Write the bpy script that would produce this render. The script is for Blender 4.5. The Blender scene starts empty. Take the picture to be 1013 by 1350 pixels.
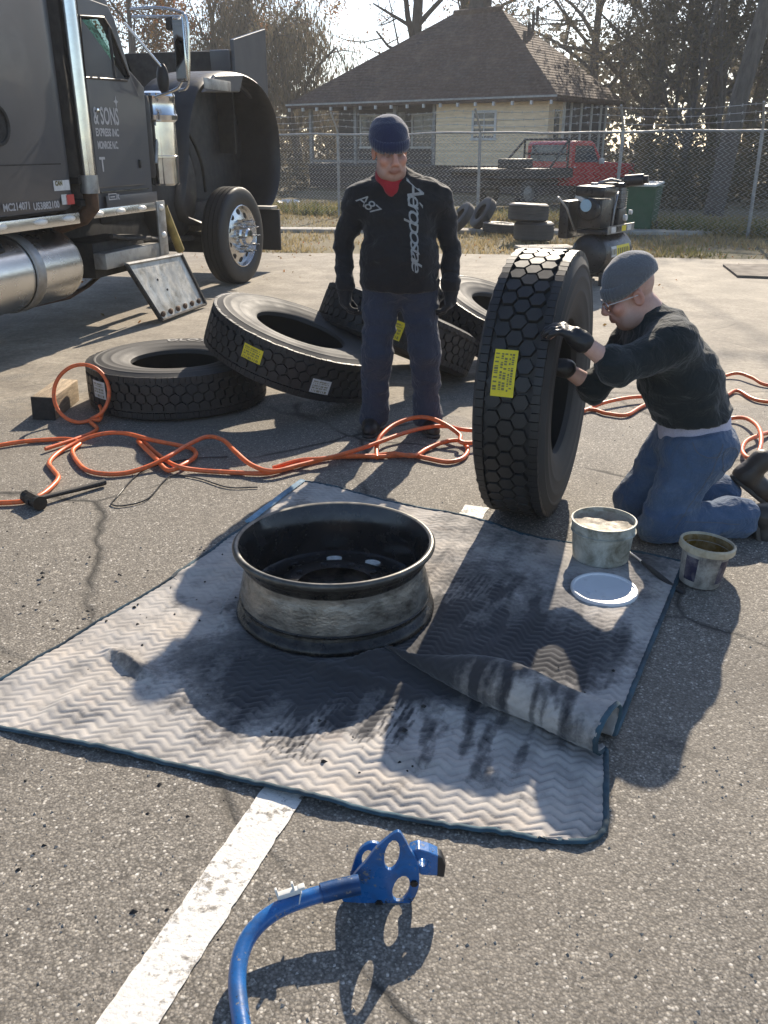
import bpy, bmesh, math, random
import numpy as np
from mathutils import Vector, Matrix, noise
from mathutils.bvhtree import BVHTree

scene = bpy.context.scene
R = math.radians
random.seed(7)
rng = np.random.default_rng(7)

# ------------------------------------------------------------------ camera
CAM_H = 1.52
PITCH = R(22.7)
cam_d = bpy.data.cameras.new('camera')
cam = bpy.data.objects.new('camera', cam_d)
scene.collection.objects.link(cam)
cam.location = (0, 0, CAM_H)
cam.rotation_euler = (R(90) - PITCH, 0, 0)
cam_d.sensor_fit = 'VERTICAL'
cam_d.sensor_height = 24.0
cam_d.lens = 24.0 * 1150 / 1350
cam_d.clip_start = 0.05
cam_d.clip_end = 2000
scene.camera = cam

# ------------------------------------------------------------------ light
SUN_AZ, SUN_EL = R(15.5), R(31.5)          # azimuth from +Y towards +X
world = bpy.data.worlds.new('World')
scene.world = world
world.use_nodes = True
wn = world.node_tree
bg = wn.nodes['Background']
sky = wn.nodes.new('ShaderNodeTexSky')
sky.sky_type = 'NISHITA'
sky.sun_disc = False
sky.sun_elevation = SUN_EL
sky.sun_rotation = SUN_AZ
sky.air_density = 0.8
sky.dust_density = 0.5
sky.ozone_density = 1.0
wn.links.new(sky.outputs['Color'], bg.inputs['Color'])
bg.inputs['Strength'].default_value = 0.118
sun_d = bpy.data.lights.new('sun', 'SUN')
sun = bpy.data.objects.new('sun', sun_d)
scene.collection.objects.link(sun)
sun_d.energy = 4.7
sun_d.angle = R(0.5)
sun_d.color = (1.0, 0.88, 0.715)
sv = Vector((math.sin(SUN_AZ) * math.cos(SUN_EL), math.cos(SUN_AZ) * math.cos(SUN_EL), math.sin(SUN_EL)))
sun.rotation_euler = sv.to_track_quat('Z', 'Y').to_euler()
sun.location = (10, 40, 30)
scene.view_settings.view_transform = 'Standard'
scene.view_settings.look = 'None'
scene.view_settings.gamma = 1
scene.view_settings.use_curve_mapping = False
scene.view_settings.exposure = 0.86
HAZE = 0.0012
scene.cycles.max_bounces = 6
scene.cycles.transparent_max_bounces = 12
scene.cycles.use_denoising = True

# ------------------------------------------------------------------ measuring: a photo point at a known height or distance
def _ray(px, py):
    u = (px - 506.5) / 1150; v = (675 - py) / 1150
    return Vector((u, math.cos(PITCH) + v * math.sin(PITCH), -math.sin(PITCH) + v * math.cos(PITCH)))
def gp(px, py, z=0.0):
    r = _ray(px, py); t = (z - CAM_H) / r.z
    return Vector((r.x * t, r.y * t, z))
def yp(px, py, y):
    r = _ray(px, py); t = y / r.y
    return Vector((r.x * t, y, CAM_H + r.z * t))

# ------------------------------------------------------------------ object helpers
def link(o, parent=None):
    scene.collection.objects.link(o)
    if parent is not None:
        o.parent = parent
    return o
def tag(o, label=None, cat=None, group=None, kind=None):
    if label: o['label'] = label
    if cat: o['category'] = cat
    if group: o['group'] = group
    if kind: o['kind'] = kind
    return o
def thing(name, label, cat, loc=(0, 0, 0), rot=(0, 0, 0), group=None):
    o = bpy.data.objects.new(name, None)
    o.empty_display_size = 0.1
    link(o); o.location = loc; o.rotation_euler = rot
    return tag(o, label, cat, group)
def mesh_obj(name, verts, faces, mats, parent=None, smooth=30, mi=None):
    me = bpy.data.meshes.new(name)
    if isinstance(verts, np.ndarray): verts = verts.tolist()
    if isinstance(faces, np.ndarray): faces = faces.tolist()
    me.from_pydata(verts, [], faces)
    for m in (mats if isinstance(mats, (list, tuple)) else [mats]):
        me.materials.append(m)
    if mi is not None:
        me.polygons.foreach_set('material_index', mi)
    if smooth is not None:
        me.polygons.foreach_set('use_smooth', [True] * len(me.polygons))
        if smooth < 179:
            me.set_sharp_from_angle(angle=R(smooth))
    me.update()
    return link(bpy.data.objects.new(name, me), parent)
def copy_tree(o, parent=None):
    c = o.copy(); link(c)
    c.parent = parent
    for ch in list(o.children):
        copy_tree(ch, c)
    return c

def bezier_pts(pts, n=8, closed=False):
    """Catmull-Rom through pts"""
    P = [Vector(p) for p in pts]; out = []
    m = len(P)
    rngi = range(m if closed else m - 1)
    for i in rngi:
        if closed:
            p0, p1, p2, p3 = P[(i - 1) % m], P[i], P[(i + 1) % m], P[(i + 2) % m]
        else:
            p1, p2 = P[i], P[i + 1]
            p0 = P[i - 1] if i > 0 else p1 * 2 - p2
            p3 = P[i + 2] if i + 2 < m else p2 * 2 - p1
        for k in range(n):
            t = k / n
            out.append(0.5 * ((2 * p1) + (p2 - p0) * t + (2 * p0 - 5 * p1 + 4 * p2 - p3) * t * t + (3 * p1 - p0 - 3 * p2 + p3) * t ** 3))
    if not closed: out.append(P[-1])
    return out

class MB:
    """collects shapes, builds ONE mesh object"""
    def __init__(s):
        s.v = []; s.f = []; s.m = []; s.cur = 0; s.M = None
    def add(s, vs, fs):
        b = len(s.v)
        if s.M is not None:
            vs = [s.M @ Vector(v) for v in vs]
        s.v += [tuple(v) for v in vs]
        s.f += [tuple(b + i for i in f) for f in fs]
        s.m += [s.cur] * len(fs)
        return s
    def box(s, c, size, rot=None, bev=0.0):
        hx, hy, hz = size[0] / 2, size[1] / 2, size[2] / 2
        Mx = Matrix.Translation(Vector(c)) @ (rot.to_4x4() if rot is not None else Matrix.Identity(4))
        if bev <= 0:
            vs = [Mx @ Vector((x * hx, y * hy, z * hz)) for x in (-1, 1) for y in (-1, 1) for z in (-1, 1)]
            return s.add(vs, [(0, 1, 3, 2), (4, 6, 7, 5), (0, 4, 5, 1), (2, 3, 7, 6), (0, 2, 6, 4), (1, 5, 7, 3)])
        b = min(bev, hx * .95, hy * .95, hz * .95)
        bm = bmesh.new()
        bmesh.ops.create_cube(bm, size=1)
        for v in bm.verts: v.co = Vector((v.co.x * 2 * hx, v.co.y * 2 * hy, v.co.z * 2 * hz))
        bmesh.ops.bevel(bm, geom=list(bm.edges), offset=b, segments=2, profile=0.6, affect='EDGES')
        bm.verts.index_update()
        r = s.add([Mx @ v.co for v in bm.verts], [[v.index for v in f.verts] for f in bm.faces])
        bm.free()
        return r
    def lathe(s, prof, n=32, M=None, closed=False, a0=0.0, a1=None):
        """profile (r,z) about local Z"""
        M = M or Matrix.Identity(4)
        full = a1 is None
        k = len(prof); vs = []; fs = []
        steps = n if full else n + 1
        for i in range(steps):
            a = (2 * math.pi * i / n) if full else a0 + (a1 - a0) * i / n
            ca, sa = math.cos(a), math.sin(a)
            for (r, z) in prof: vs.append(M @ Vector((r * ca, r * sa, z)))
        for i in range(n):
            j = (i + 1) % steps
            for q in range(k if closed else k - 1):
                q2 = (q + 1) % k
                fs.append((i * k + q, j * k + q, j * k + q2, i * k + q2))
        return s.add(vs, fs)
    def cyl(s, a, b, r0, r1=None, n=16, cap=True):
        r1 = r0 if r1 is None else r1
        a = Vector(a); b = Vector(b); d = b - a
        q = d.to_track_quat('Z', 'Y').to_matrix()
        vs = []; fs = []
        for (p, r) in ((a, r0), (b, r1)):
            for i in range(n):
                t = 2 * math.pi * i / n
                vs.append(p + q @ Vector((r * math.cos(t), r * math.sin(t), 0)))
        for i in range(n):
            j = (i + 1) % n
            fs.append((i, j, n + j, n + i))
        if cap:
            fs.append(tuple(range(n - 1, -1, -1))); fs.append(tuple(range(n, 2 * n)))
        return s.add(vs, fs)
    def tube(s, pts, r, n=8, closed=False, cap=True, flat=1.0):
        P = [Vector(p) for p in pts]; m = len(P)
        rr = r if isinstance(r, (list, tuple)) else [r] * m
        vs = []; fs = []; up = None
        for i in range(m):
            if closed: d = P[(i + 1) % m] - P[i - 1]
            else: d = P[min(i + 1, m - 1)] - P[max(i - 1, 0)]
            if d.length < 1e-9: d = Vector((0, 0, 1))
            d.normalize()
            if up is None:
                up = Vector((0, 0, 1)) if abs(d.z) < .9 else Vector((1, 0, 0))
            side = d.cross(up)
            if side.length < 1e-6: side = d.orthogonal()
            side.normalize(); up = side.cross(d).normalized()
            for k in range(n):
                t = 2 * math.pi * k / n
                vs.append(P[i] + side * (rr[i] * math.cos(t)) + up * (rr[i] * flat * math.sin(t)))
        for i in range(m if closed else m - 1):
            j = (i + 1) % m
            for k in range(n):
                l = (k + 1) % n
                fs.append((i * n + k, j * n + k, j * n + l, i * n + l))
        if cap and not closed:
            fs.append(tuple(range(n))); fs.append(tuple(range((m - 1) * n + n - 1, (m - 1) * n - 1, -1)))
        return s.add(vs, fs)
    def prism(s, poly, depth, M=None):
        """polygon in local XZ extruded along +Y by depth"""
        M = M or Matrix.Identity(4); n = len(poly)
        vs = [M @ Vector((x, 0, z)) for x, z in poly] + [M @ Vector((x, depth, z)) for x, z in poly]
        fs = [tuple(range(n)), tuple(range(2 * n - 1, n - 1, -1))]
        for i in range(n):
            j = (i + 1) % n; fs.append((i, n + i, n + j, j))
        return s.add(vs, fs)
    def ell(s, c, r, n=12, rot=None, half=None):
        m = max(5, n // 2 + 1); vs = []; fs = []
        for i in range(m):
            th = math.pi * i / (m - 1)
            for k in range(n):
                ph = 2 * math.pi * k / n
                v = Vector((r[0] * math.sin(th) * math.cos(ph), r[1] * math.sin(th) * math.sin(ph), r[2] * math.cos(th)))
                if rot is not None: v = rot @ v
                vs.append(Vector(c) + v)
        for i in range(m - 1):
            for k in range(n):
                l = (k + 1) % n
                fs.append((i * n + k, (i + 1) * n + k, (i + 1) * n + l, i * n + l))
        return s.add(vs, fs)
    def quad(s, a, b, c, d):
        return s.add([a, b, c, d], [(0, 1, 2, 3)])
    def build(s, name, mats, parent=None, smooth=35):
        return mesh_obj(name, s.v, s.f, mats, parent, smooth, s.m)

def text_mesh(txt, size, shear=0.0, bold=0.0, space=1.0):
    """flat lettering as verts, faces in the XY plane (x reading direction, y up)"""
    cu = bpy.data.curves.new('lettering', 'FONT')
    cu.body = txt; cu.size = size; cu.shear = shear; cu.offset = bold; cu.space_character = space
    cu.resolution_u = 3
    o = bpy.data.objects.new('lettering', cu); scene.collection.objects.link(o)
    dg = bpy.context.evaluated_depsgraph_get()
    me = bpy.data.meshes.new_from_object(o.evaluated_get(dg))
    vs = [v.co.copy() for v in me.vertices]; fs = [tuple(p.vertices) for p in me.polygons]
    bpy.data.objects.remove(o); bpy.data.curves.remove(cu); bpy.data.meshes.remove(me)
    return vs, fs
def lettering(name, txt, size, M, m, parent, **kw):
    vs, fs = text_mesh(txt, size, **kw)
    o = mesh_obj(name, [M @ v for v in vs], fs, m, parent, None)
    return o

# ------------------------------------------------------------------ materials
def _nt(name):
    m = bpy.data.materials.new(name); m.use_nodes = True
    nt = m.node_tree; b = nt.nodes['Principled BSDF']
    return m, nt, b
def N(nt, t, **kw):
    n = nt.nodes.new('ShaderNode' + t)
    for k, v in kw.items():
        if k in n.inputs: n.inputs[k].default_value = v
        else: setattr(n, k, v)
    return n
def ramp(nt, fac, stops):
    r = nt.nodes.new('ShaderNodeValToRGB'); e = r.color_ramp.elements
    while len(e) < len(stops): e.new(0.5)
    for i, (p, c) in enumerate(stops):
        e[i].position = p
        e[i].color = (c, c, c, 1) if not isinstance(c, (tuple, list)) else (*c[:3], 1)
    nt.links.new(fac, r.inputs[0]); return r
def mixc(nt, fac, a, b, mode='MIX'):
    n = nt.nodes.new('ShaderNodeMix'); n.data_type = 'RGBA'; n.blend_type = mode
    for sock, v in ((n.inputs[0], fac), (n.inputs[6], a), (n.inputs[7], b)):
        if isinstance(v, bpy.types.NodeSocket): nt.links.new(v, sock)
        elif isinstance(v, (tuple, list)): sock.default_value = (*v[:3], 1)
        else: sock.default_value = v
    return n.outputs[2]
def mth(nt, op, a, b=None, clamp=False):
    n = nt.nodes.new('ShaderNodeMath'); n.operation = op; n.use_clamp = clamp
    for i, v in enumerate((a, b)):
        if v is None: continue
        if isinstance(v, bpy.types.NodeSocket): nt.links.new(v, n.inputs[i])
        else: n.inputs[i].default_value = v
    return n.outputs[0]
def coords(nt, scale=(1, 1, 1), which='Object'):
    tc = nt.nodes.new('ShaderNodeTexCoord'); mp = nt.nodes.new('ShaderNodeMapping')
    mp.inputs['Scale'].default_value = scale
    nt.links.new(tc.outputs[which], mp.inputs[0]); return mp.outputs[0]
def noi(nt, co, scale, detail=5, rough=.55, dist=0.0):
    n = N(nt, 'TexNoise', Scale=scale, Detail=detail, Roughness=rough, Distortion=dist)
    nt.links.new(co, n.inputs['Vector']); return n.outputs['Fac']
def bump(nt, b, h, strength=.3, dist=.01):
    n = N(nt, 'Bump', Strength=strength, Distance=dist)
    nt.links.new(h, n.inputs['Height']); nt.links.new(n.outputs[0], b.inputs['Normal']); return n
def pmat(name, col, rough=.6, metal=0.0, var=.25, scale=6.0, dirt=None, dirt_amt=.5, dirt_scale=4.0, bmp=0.0, bscale=60.0, dlo=.45, spec=.5, rvar=.15, coat=0.0, stretch=(1, 1, 1)):
    """painted / moulded surface with uneven tone, wear, dirt"""
    m, nt, b = _nt(name)
    co = coords(nt, stretch)
    f = noi(nt, co, scale, 6)
    c0 = tuple(x * (1 - var) for x in col); c1 = tuple(min(1, x * (1 + var)) for x in col)
    c = ramp(nt, f, [(.3, c0), (.7, c1)]).outputs[0]
    if dirt is not None:
        g = noi(nt, co, dirt_scale, 8, .65, .4)
        dm = ramp(nt, g, [(dlo, 0.0), (dlo + .27, dirt_amt)]).outputs[0]
        c = mixc(nt, dm, c, dirt)
    nt.links.new(c, b.inputs['Base Color'])
    r = ramp(nt, noi(nt, co, scale * 2.3, 4), [(.25, max(.02, rough - rvar)), (.75, min(1, rough + rvar))])
    nt.links.new(r.outputs[0], b.inputs['Roughness'])
    b.inputs['Metallic'].default_value = metal
    b.inputs['Specular IOR Level'].default_value = spec
    b.inputs['Coat Weight'].default_value = coat
    if bmp > 0: bump(nt, b, noi(nt, co, bscale, 5), bmp, .01)
    return m
# ================================================================== MATERIALS: setting
def mat_asphalt():
    m, nt, b = _nt('weathered_asphalt')
    co = coords(nt)
    big = noi(nt, co, .55, 5, .6); mid = noi(nt, co, 3.2, 6, .6); fine = noi(nt, co, 38, 5, .7)
    v = N(nt, 'TexVoronoi', Scale=150.0); nt.links.new(co, v.inputs['Vector'])
    v2 = N(nt, 'TexVoronoi', Scale=210.0); nt.links.new(co, v2.inputs['Vector'])
    bw = N(nt, 'SeparateColor'); nt.links.new(v.outputs['Color'], bw.inputs[0])
    bw2 = N(nt, 'SeparateColor'); nt.links.new(v2.outputs['Color'], bw2.inputs[0])
    stone = ramp(nt, bw.outputs[0], [(0, (.085, .077, .068)), (.35, (.20, .18, .153)), (.8, (.32, .29, .245)), (.88, (.47, .42, .34)), (1, (.85, .80, .71))]).outputs[0]
    stone2 = ramp(nt, bw2.outputs[1], [(0, (.085, .077, .067)), (.6, (.225, .203, .172)), (1, (.44, .40, .34))]).outputs[0]
    c = mixc(nt, ramp(nt, fine, [(.42, 0.0), (.58, 1.0)]).outputs[0], stone, stone2)
    gap = ramp(nt, v.outputs['Distance'], [(.35, 1.0), (.75, .5)]).outputs[0]
    c = mixc(nt, 1.0, c, gap, 'MULTIPLY')
    c = mixc(nt, ramp(nt, big, [(.3, .0), (.7, .5)]).outputs[0], c, (.225, .20, .165))
    c = mixc(nt, ramp(nt, mid, [(.55, .0), (.75, .45)]).outputs[0], c, (.11, .095, .078))
    pit = ramp(nt, noi(nt, co, 17, 6, .75), [(.56, 0.0), (.68, .65)]).outputs[0]
    c = mixc(nt, pit, c, (.075, .067, .057))
    # cracks
    wv = N(nt, 'TexNoise', Scale=2.3, Detail=6); nt.links.new(co, wv.inputs['Vector'])
    wc = mixc(nt, .16, co, wv.outputs['Color'])
    ck = N(nt, 'TexVoronoi', Scale=.75, feature='DISTANCE_TO_EDGE'); nt.links.new(wc, ck.inputs['Vector'])
    cm = ramp(nt, ck.outputs['Distance'], [(.0, 1.0), (.013, .0)]).outputs[0]
    cmask = ramp(nt, noi(nt, co, .8, 3), [(.44, 0.0), (.53, 1.0)]).outputs[0]
    cf = mth(nt, 'MULTIPLY', cm, cmask)
    c = mixc(nt, cf, c, (.03, .028, .025))
    # dark oil spots
    oil = ramp(nt, noi(nt, co, 1.7, 7, .7, .6), [(.62, 0.0), (.71, .6)]).outputs[0]
    c = mixc(nt, oil, c, (.035, .032, .03))
    # paler dust far from the lens where the lot meets the verge
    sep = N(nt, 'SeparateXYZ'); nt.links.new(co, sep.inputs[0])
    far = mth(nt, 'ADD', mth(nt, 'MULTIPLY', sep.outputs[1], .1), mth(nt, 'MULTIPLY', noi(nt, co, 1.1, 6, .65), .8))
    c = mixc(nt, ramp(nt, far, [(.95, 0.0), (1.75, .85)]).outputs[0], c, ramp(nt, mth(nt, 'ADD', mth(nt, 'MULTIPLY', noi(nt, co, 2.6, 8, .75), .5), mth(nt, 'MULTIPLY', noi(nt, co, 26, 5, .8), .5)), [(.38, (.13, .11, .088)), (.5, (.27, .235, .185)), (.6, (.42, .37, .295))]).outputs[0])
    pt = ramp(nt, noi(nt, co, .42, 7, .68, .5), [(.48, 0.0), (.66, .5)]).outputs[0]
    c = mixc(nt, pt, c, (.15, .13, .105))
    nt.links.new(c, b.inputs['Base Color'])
    b.inputs['Roughness'].default_value = .82
    b.inputs['Specular IOR Level'].default_value = .35
    h = mth(nt, 'SUBTRACT', mth(nt, 'ADD', mth(nt, 'MULTIPLY', v.outputs['Distance'], -.6), mth(nt, 'MULTIPLY', fine, .7)), mth(nt, 'MULTIPLY', cf, 2.0))
    bump(nt, b, h, .5, .004)
    return m
def mat_yard(name='dry_grass_soil', a=(.13, .105, .06), b2=(.21, .175, .10), g=(.07, .08, .028), gfac=.5):
    m, nt, b = _nt(name)
    co = coords(nt)
    c = ramp(nt, noi(nt, co, 7, 8, .7), [(.3, a), (.7, b2)]).outputs[0]
    c = mixc(nt, ramp(nt, noi(nt, co, .5, 5), [(.45, 0.0), (.7, gfac)]).outputs[0], c, g)
    c = mixc(nt, ramp(nt, noi(nt, co, 30, 4), [(.5, 0.0), (.8, .6)]).outputs[0], c, (.28, .21, .12))
    nt.links.new(c, b.inputs['Base Color']); b.inputs['Roughness'].default_value = .95
    bump(nt, b, noi(nt, co, 25, 6), .8, .03)
    return m
def mat_linepaint():
    m, nt, b = _nt('worn_white_paint')
    co = coords(nt)
    w = noi(nt, co, 55, 6, .7); w2 = noi(nt, co, 9, 6, .65)
    s = mth(nt, 'ADD', mth(nt, 'MULTIPLY', w, .6), mth(nt, 'MULTIPLY', w2, .5))
    k = ramp(nt, s, [(.57, 0.0), (.66, 1.0)]).outputs[0]
    c = ramp(nt, w2, [(.3, (.66, .63, .57)), (.7, (.78, .76, .71))]).outputs[0]
    c = mixc(nt, k, c, (.22, .20, .17))
    nt.links.new(c, b.inputs['Base Color']); b.inputs['Roughness'].default_value = .7
    v = N(nt, 'TexVoronoi', Scale=95.0); nt.links.new(co, v.inputs['Vector'])
    bump(nt, b, mth(nt, 'ADD', mth(nt, 'MULTIPLY', v.outputs['Distance'], -.5), w), .55, .005)
    return m
M_asphalt = mat_asphalt(); M_yard = mat_yard(); M_line = mat_linepaint()
M_conc = pmat('pale_concrete', (.42, .39, .34), .85, var=.2, scale=5, dirt=(.2, .17, .13), dirt_amt=.7, bmp=.3)

# ================================================================== GROUND
def sheet(name, pts, z, m, kind='structure'):
    o = mesh_obj(name, [(x, y, z) for x, y in pts], [tuple(range(len(pts)))], m, None, None)
    return tag(o, kind=kind)
def grid_sheet(name, x0, x1, y0, y1, nx, ny, zf, m):
    xs = np.linspace(x0, x1, nx + 1); ys = np.linspace(y0, y1, ny + 1)
    V = [(x, y, zf(x, y)) for y in ys for x in xs]
    F = [(j * (nx + 1) + i, j * (nx + 1) + i + 1, (j + 1) * (nx + 1) + i + 1, (j + 1) * (nx + 1) + i) for j in range(ny) for i in range(nx)]
    return tag(mesh_obj(name, V, F, m, None, 179), kind='structure')
sheet('ground', [(-300, -120), (300, -120), (300, 420), (-300, 420)], -.03, M_yard)
# parking lot with an uneven far edge
edge = [(x, 14.0 - .12 * x + .45 * noise.noise(Vector((x * .35, 3, 0))) + .25 * noise.noise(Vector((x * 1.3, 9, 0)))) for x in np.linspace(34, -40, 120)]
sheet('parking_lot', [(-40, -25), (34, -25)] + edge, 0, M_asphalt)
# concrete kerb strip that runs along the verge
kb = MB()
FA = Vector((6.9, 16.8)); FB = Vector((-2.6, 23.0)); FD = (FB - FA).normalized()
kb.box((-4.0, 18.3, -.02), (22, .5, .12), Matrix.Rotation(R(-4), 3, 'Z'), .02)
tag(kb.build('kerb', M_conc), kind='structure')

# white parking line (about 11 cm wide), worn edges
la, lb = gp(378, 1040), gp(155, 1370)
d = (la - lb).normalized(); nrm = Vector((-d.y, d.x, 0))
la2 = la + d * 2.02; lb2 = lb - d * 1.6
L = (la2 - lb2).length; n = 260; V = []; F = []
for i in range(n + 1):
    t = i / n; p = lb2.lerp(la2, t)
    for sgn in (-1, 1):
        q = p + nrm * sgn * (.056 + .004 * noise.noise(Vector((t * L * 16, sgn * 5, 0))) + .007 * max(0, noise.noise(Vector((t * L * 55, sgn * 9, 0)))) * -sgn * sgn)
        V.append((q.x, q.y, .004))
F = [(2 * i, 2 * i + 1, 2 * i + 3, 2 * i + 2) for i in range(n)]
tag(mesh_obj('parking_line', V, F, M_line, None, None), kind='structure')

# loose grit and small stones on the asphalt
def grit():
    V = []; F = []
    base = [(1, 0, 0), (-.5, .87, 0), (-.5, -.87, 0), (0, 0, 1)]
    for i in range(2600):
        y = 1.0 + 5.0 * random.random() ** 1.7; x = random.uniform(-.62, .62) * (y + .4)
        s = random.choice((.0016, .002, .0026, .004)) * random.uniform(.7, 1.5)
        a = random.uniform(0, 6.28); ca, sa = math.cos(a), math.sin(a); b = len(V)
        for (px, py, pz) in base:
            V.append((x + s * (px * ca - py * sa) * random.uniform(.7, 1.3), y + s * (px * sa + py * ca), .0003 + s * pz * .9))
        F += [(b, b + 1, b + 3), (b + 1, b + 2, b + 3), (b + 2, b, b + 3)]
    return tag(mesh_obj('loose_grit', V, F, pmat('grit_stone', (.36, .32, .27), .8, var=.6, scale=40), None, None), kind='stuff')
grit()

# dry grass tufts on the verge and along the fence
def mat_blade(name, cols, tr=.25):
    m, nt, b = _nt(name)
    at = N(nt, 'Attribute', attribute_name='tone')
    r = ramp(nt, at.outputs['Fac'], [(i / (len(cols) - 1), c) for i, c in enumerate(cols)])
    nt.links.new(r.outputs[0], b.inputs['Base Color']); b.inputs['Roughness'].default_value = .8
    b.inputs['Specular IOR Level'].default_value = .2
    t = N(nt, 'BsdfTranslucent'); nt.links.new(r.outputs[0], t.inputs[0])
    mx = N(nt, 'MixShader', Fac=tr); nt.links.new(b.outputs[0], mx.inputs[1]); nt.links.new(t.outputs[0], mx.inputs[2])
    nt.links.new(mx.outputs[0], nt.nodes['Material Output'].inputs[0])
    return m
def set_tone(o, arr, name='tone'):
    a = o.data.attributes.new(name, 'FLOAT', 'FACE'); a.data.foreach_set('value', np.asarray(arr, dtype=np.float32))
def blades(name, n, fx, hmin, hmax, m, tone=lambda x, y: random.random()):
    V = []; F = []; T = []
    for i in range(n):
        x, y = fx()
        h = random.uniform(hmin, hmax); a = random.uniform(0, 6.28); w = h * .09 + .006
        lx, ly = random.gauss(0, h * .45), random.gauss(0, h * .45); b = len(V)
        V += [(x - w * math.cos(a), y - w * math.sin(a), -.03), (x + w * math.cos(a), y + w * math.sin(a), -.03), (x + lx, y + ly, h - .03)]
        F.append((b, b + 1, b + 2)); T.append(tone(x, y))
    o = mesh_obj(name, V, F, m, None, None); set_tone(o, T)
    return tag(o, kind='stuff')
M_blade = mat_blade('dry_grass_blades', [(.46, .37, .21), (.36, .28, .15), (.20, .19, .08), (.10, .13, .045)], .4)
def fence_y(x): return FA.y + (x - FA.x) * FD.y / FD.x
def fx1():
    while True:
        x = random.uniform(-7, 12); lo = 14.2 - .12 * x; hi = fence_y(x) + 6
        y = lo + (hi - lo) * random.random() ** 1.3
        if noise.noise(Vector((x * .8, y * .8, 4))) + random.uniform(-.2, .55) > 0: return x, y
blades('verge_grass', 26000, fx1, .03, .11, M_blade, lambda x, y: min(.99, max(0, .3 + .55 * noise.noise(Vector((x * .5, y * .6, 0))) + random.uniform(-.15, .2))))
def fx2():
    x = random.uniform(-9, 14); return x, fence_y(x) + abs(random.gauss(.3, .9))
blades('fence_weeds', 9000, fx2, .08, .34, M_blade, lambda x, y: min(.99, max(0, .55 + .5 * noise.noise(Vector((x * .6, y * .6, 7))) + random.uniform(-.2, .25))))
# ================================================================== MOVING BLANKET
def mat_blanket():
    m, nt, b = _nt('quilted_cotton')
    co = coords(nt)
    at = N(nt, 'Attribute', attribute_name='dirt'); gr = N(nt, 'Attribute', attribute_name='groove')
    f = noi(nt, co, 2.6, 6, .6); f2 = noi(nt, co, 45, 5, .7); f3 = noi(nt, co, 9, 6, .65)
    c = ramp(nt, f, [(.3, (.30, .285, .27)), (.5, (.46, .43, .395)), (.68, (.49, .43, .365))]).outputs[0]
    c = mixc(nt, ramp(nt, noi(nt, co, 3.4, 5, .6, .3), [(.6, 0.0), (.74, .45)]).outputs[0], c, (.27, .16, .09))
    c = mixc(nt, ramp(nt, f3, [(.44, 0.0), (.70, .6)]).outputs[0], c, (.15, .145, .14))
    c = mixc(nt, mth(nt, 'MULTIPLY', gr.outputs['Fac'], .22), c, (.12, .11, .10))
    s = mth(nt, 'ADD', at.outputs['Fac'], mth(nt, 'MULTIPLY', mth(nt, 'SUBTRACT', f2, .5), .9))
    s = mth(nt, 'ADD', s, mth(nt, 'MULTIPLY', mth(nt, 'SUBTRACT', f3, .5), .7))
    dk = ramp(nt, s, [(.22, 0.0), (.55, .6), (.95, .95)]).outputs[0]
    c = mixc(nt, dk, c, (.022, .023, .028))
    nt.links.new(c, b.inputs['Base Color'])
    b.inputs['Roughness'].default_value = .95; b.inputs['Specular IOR Level'].default_value = .2
    b.inputs['Sheen Weight'].default_value = .25
    bump(nt, b, noi(nt, co, 260, 4, .7), .35, .003)
    return m
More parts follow.
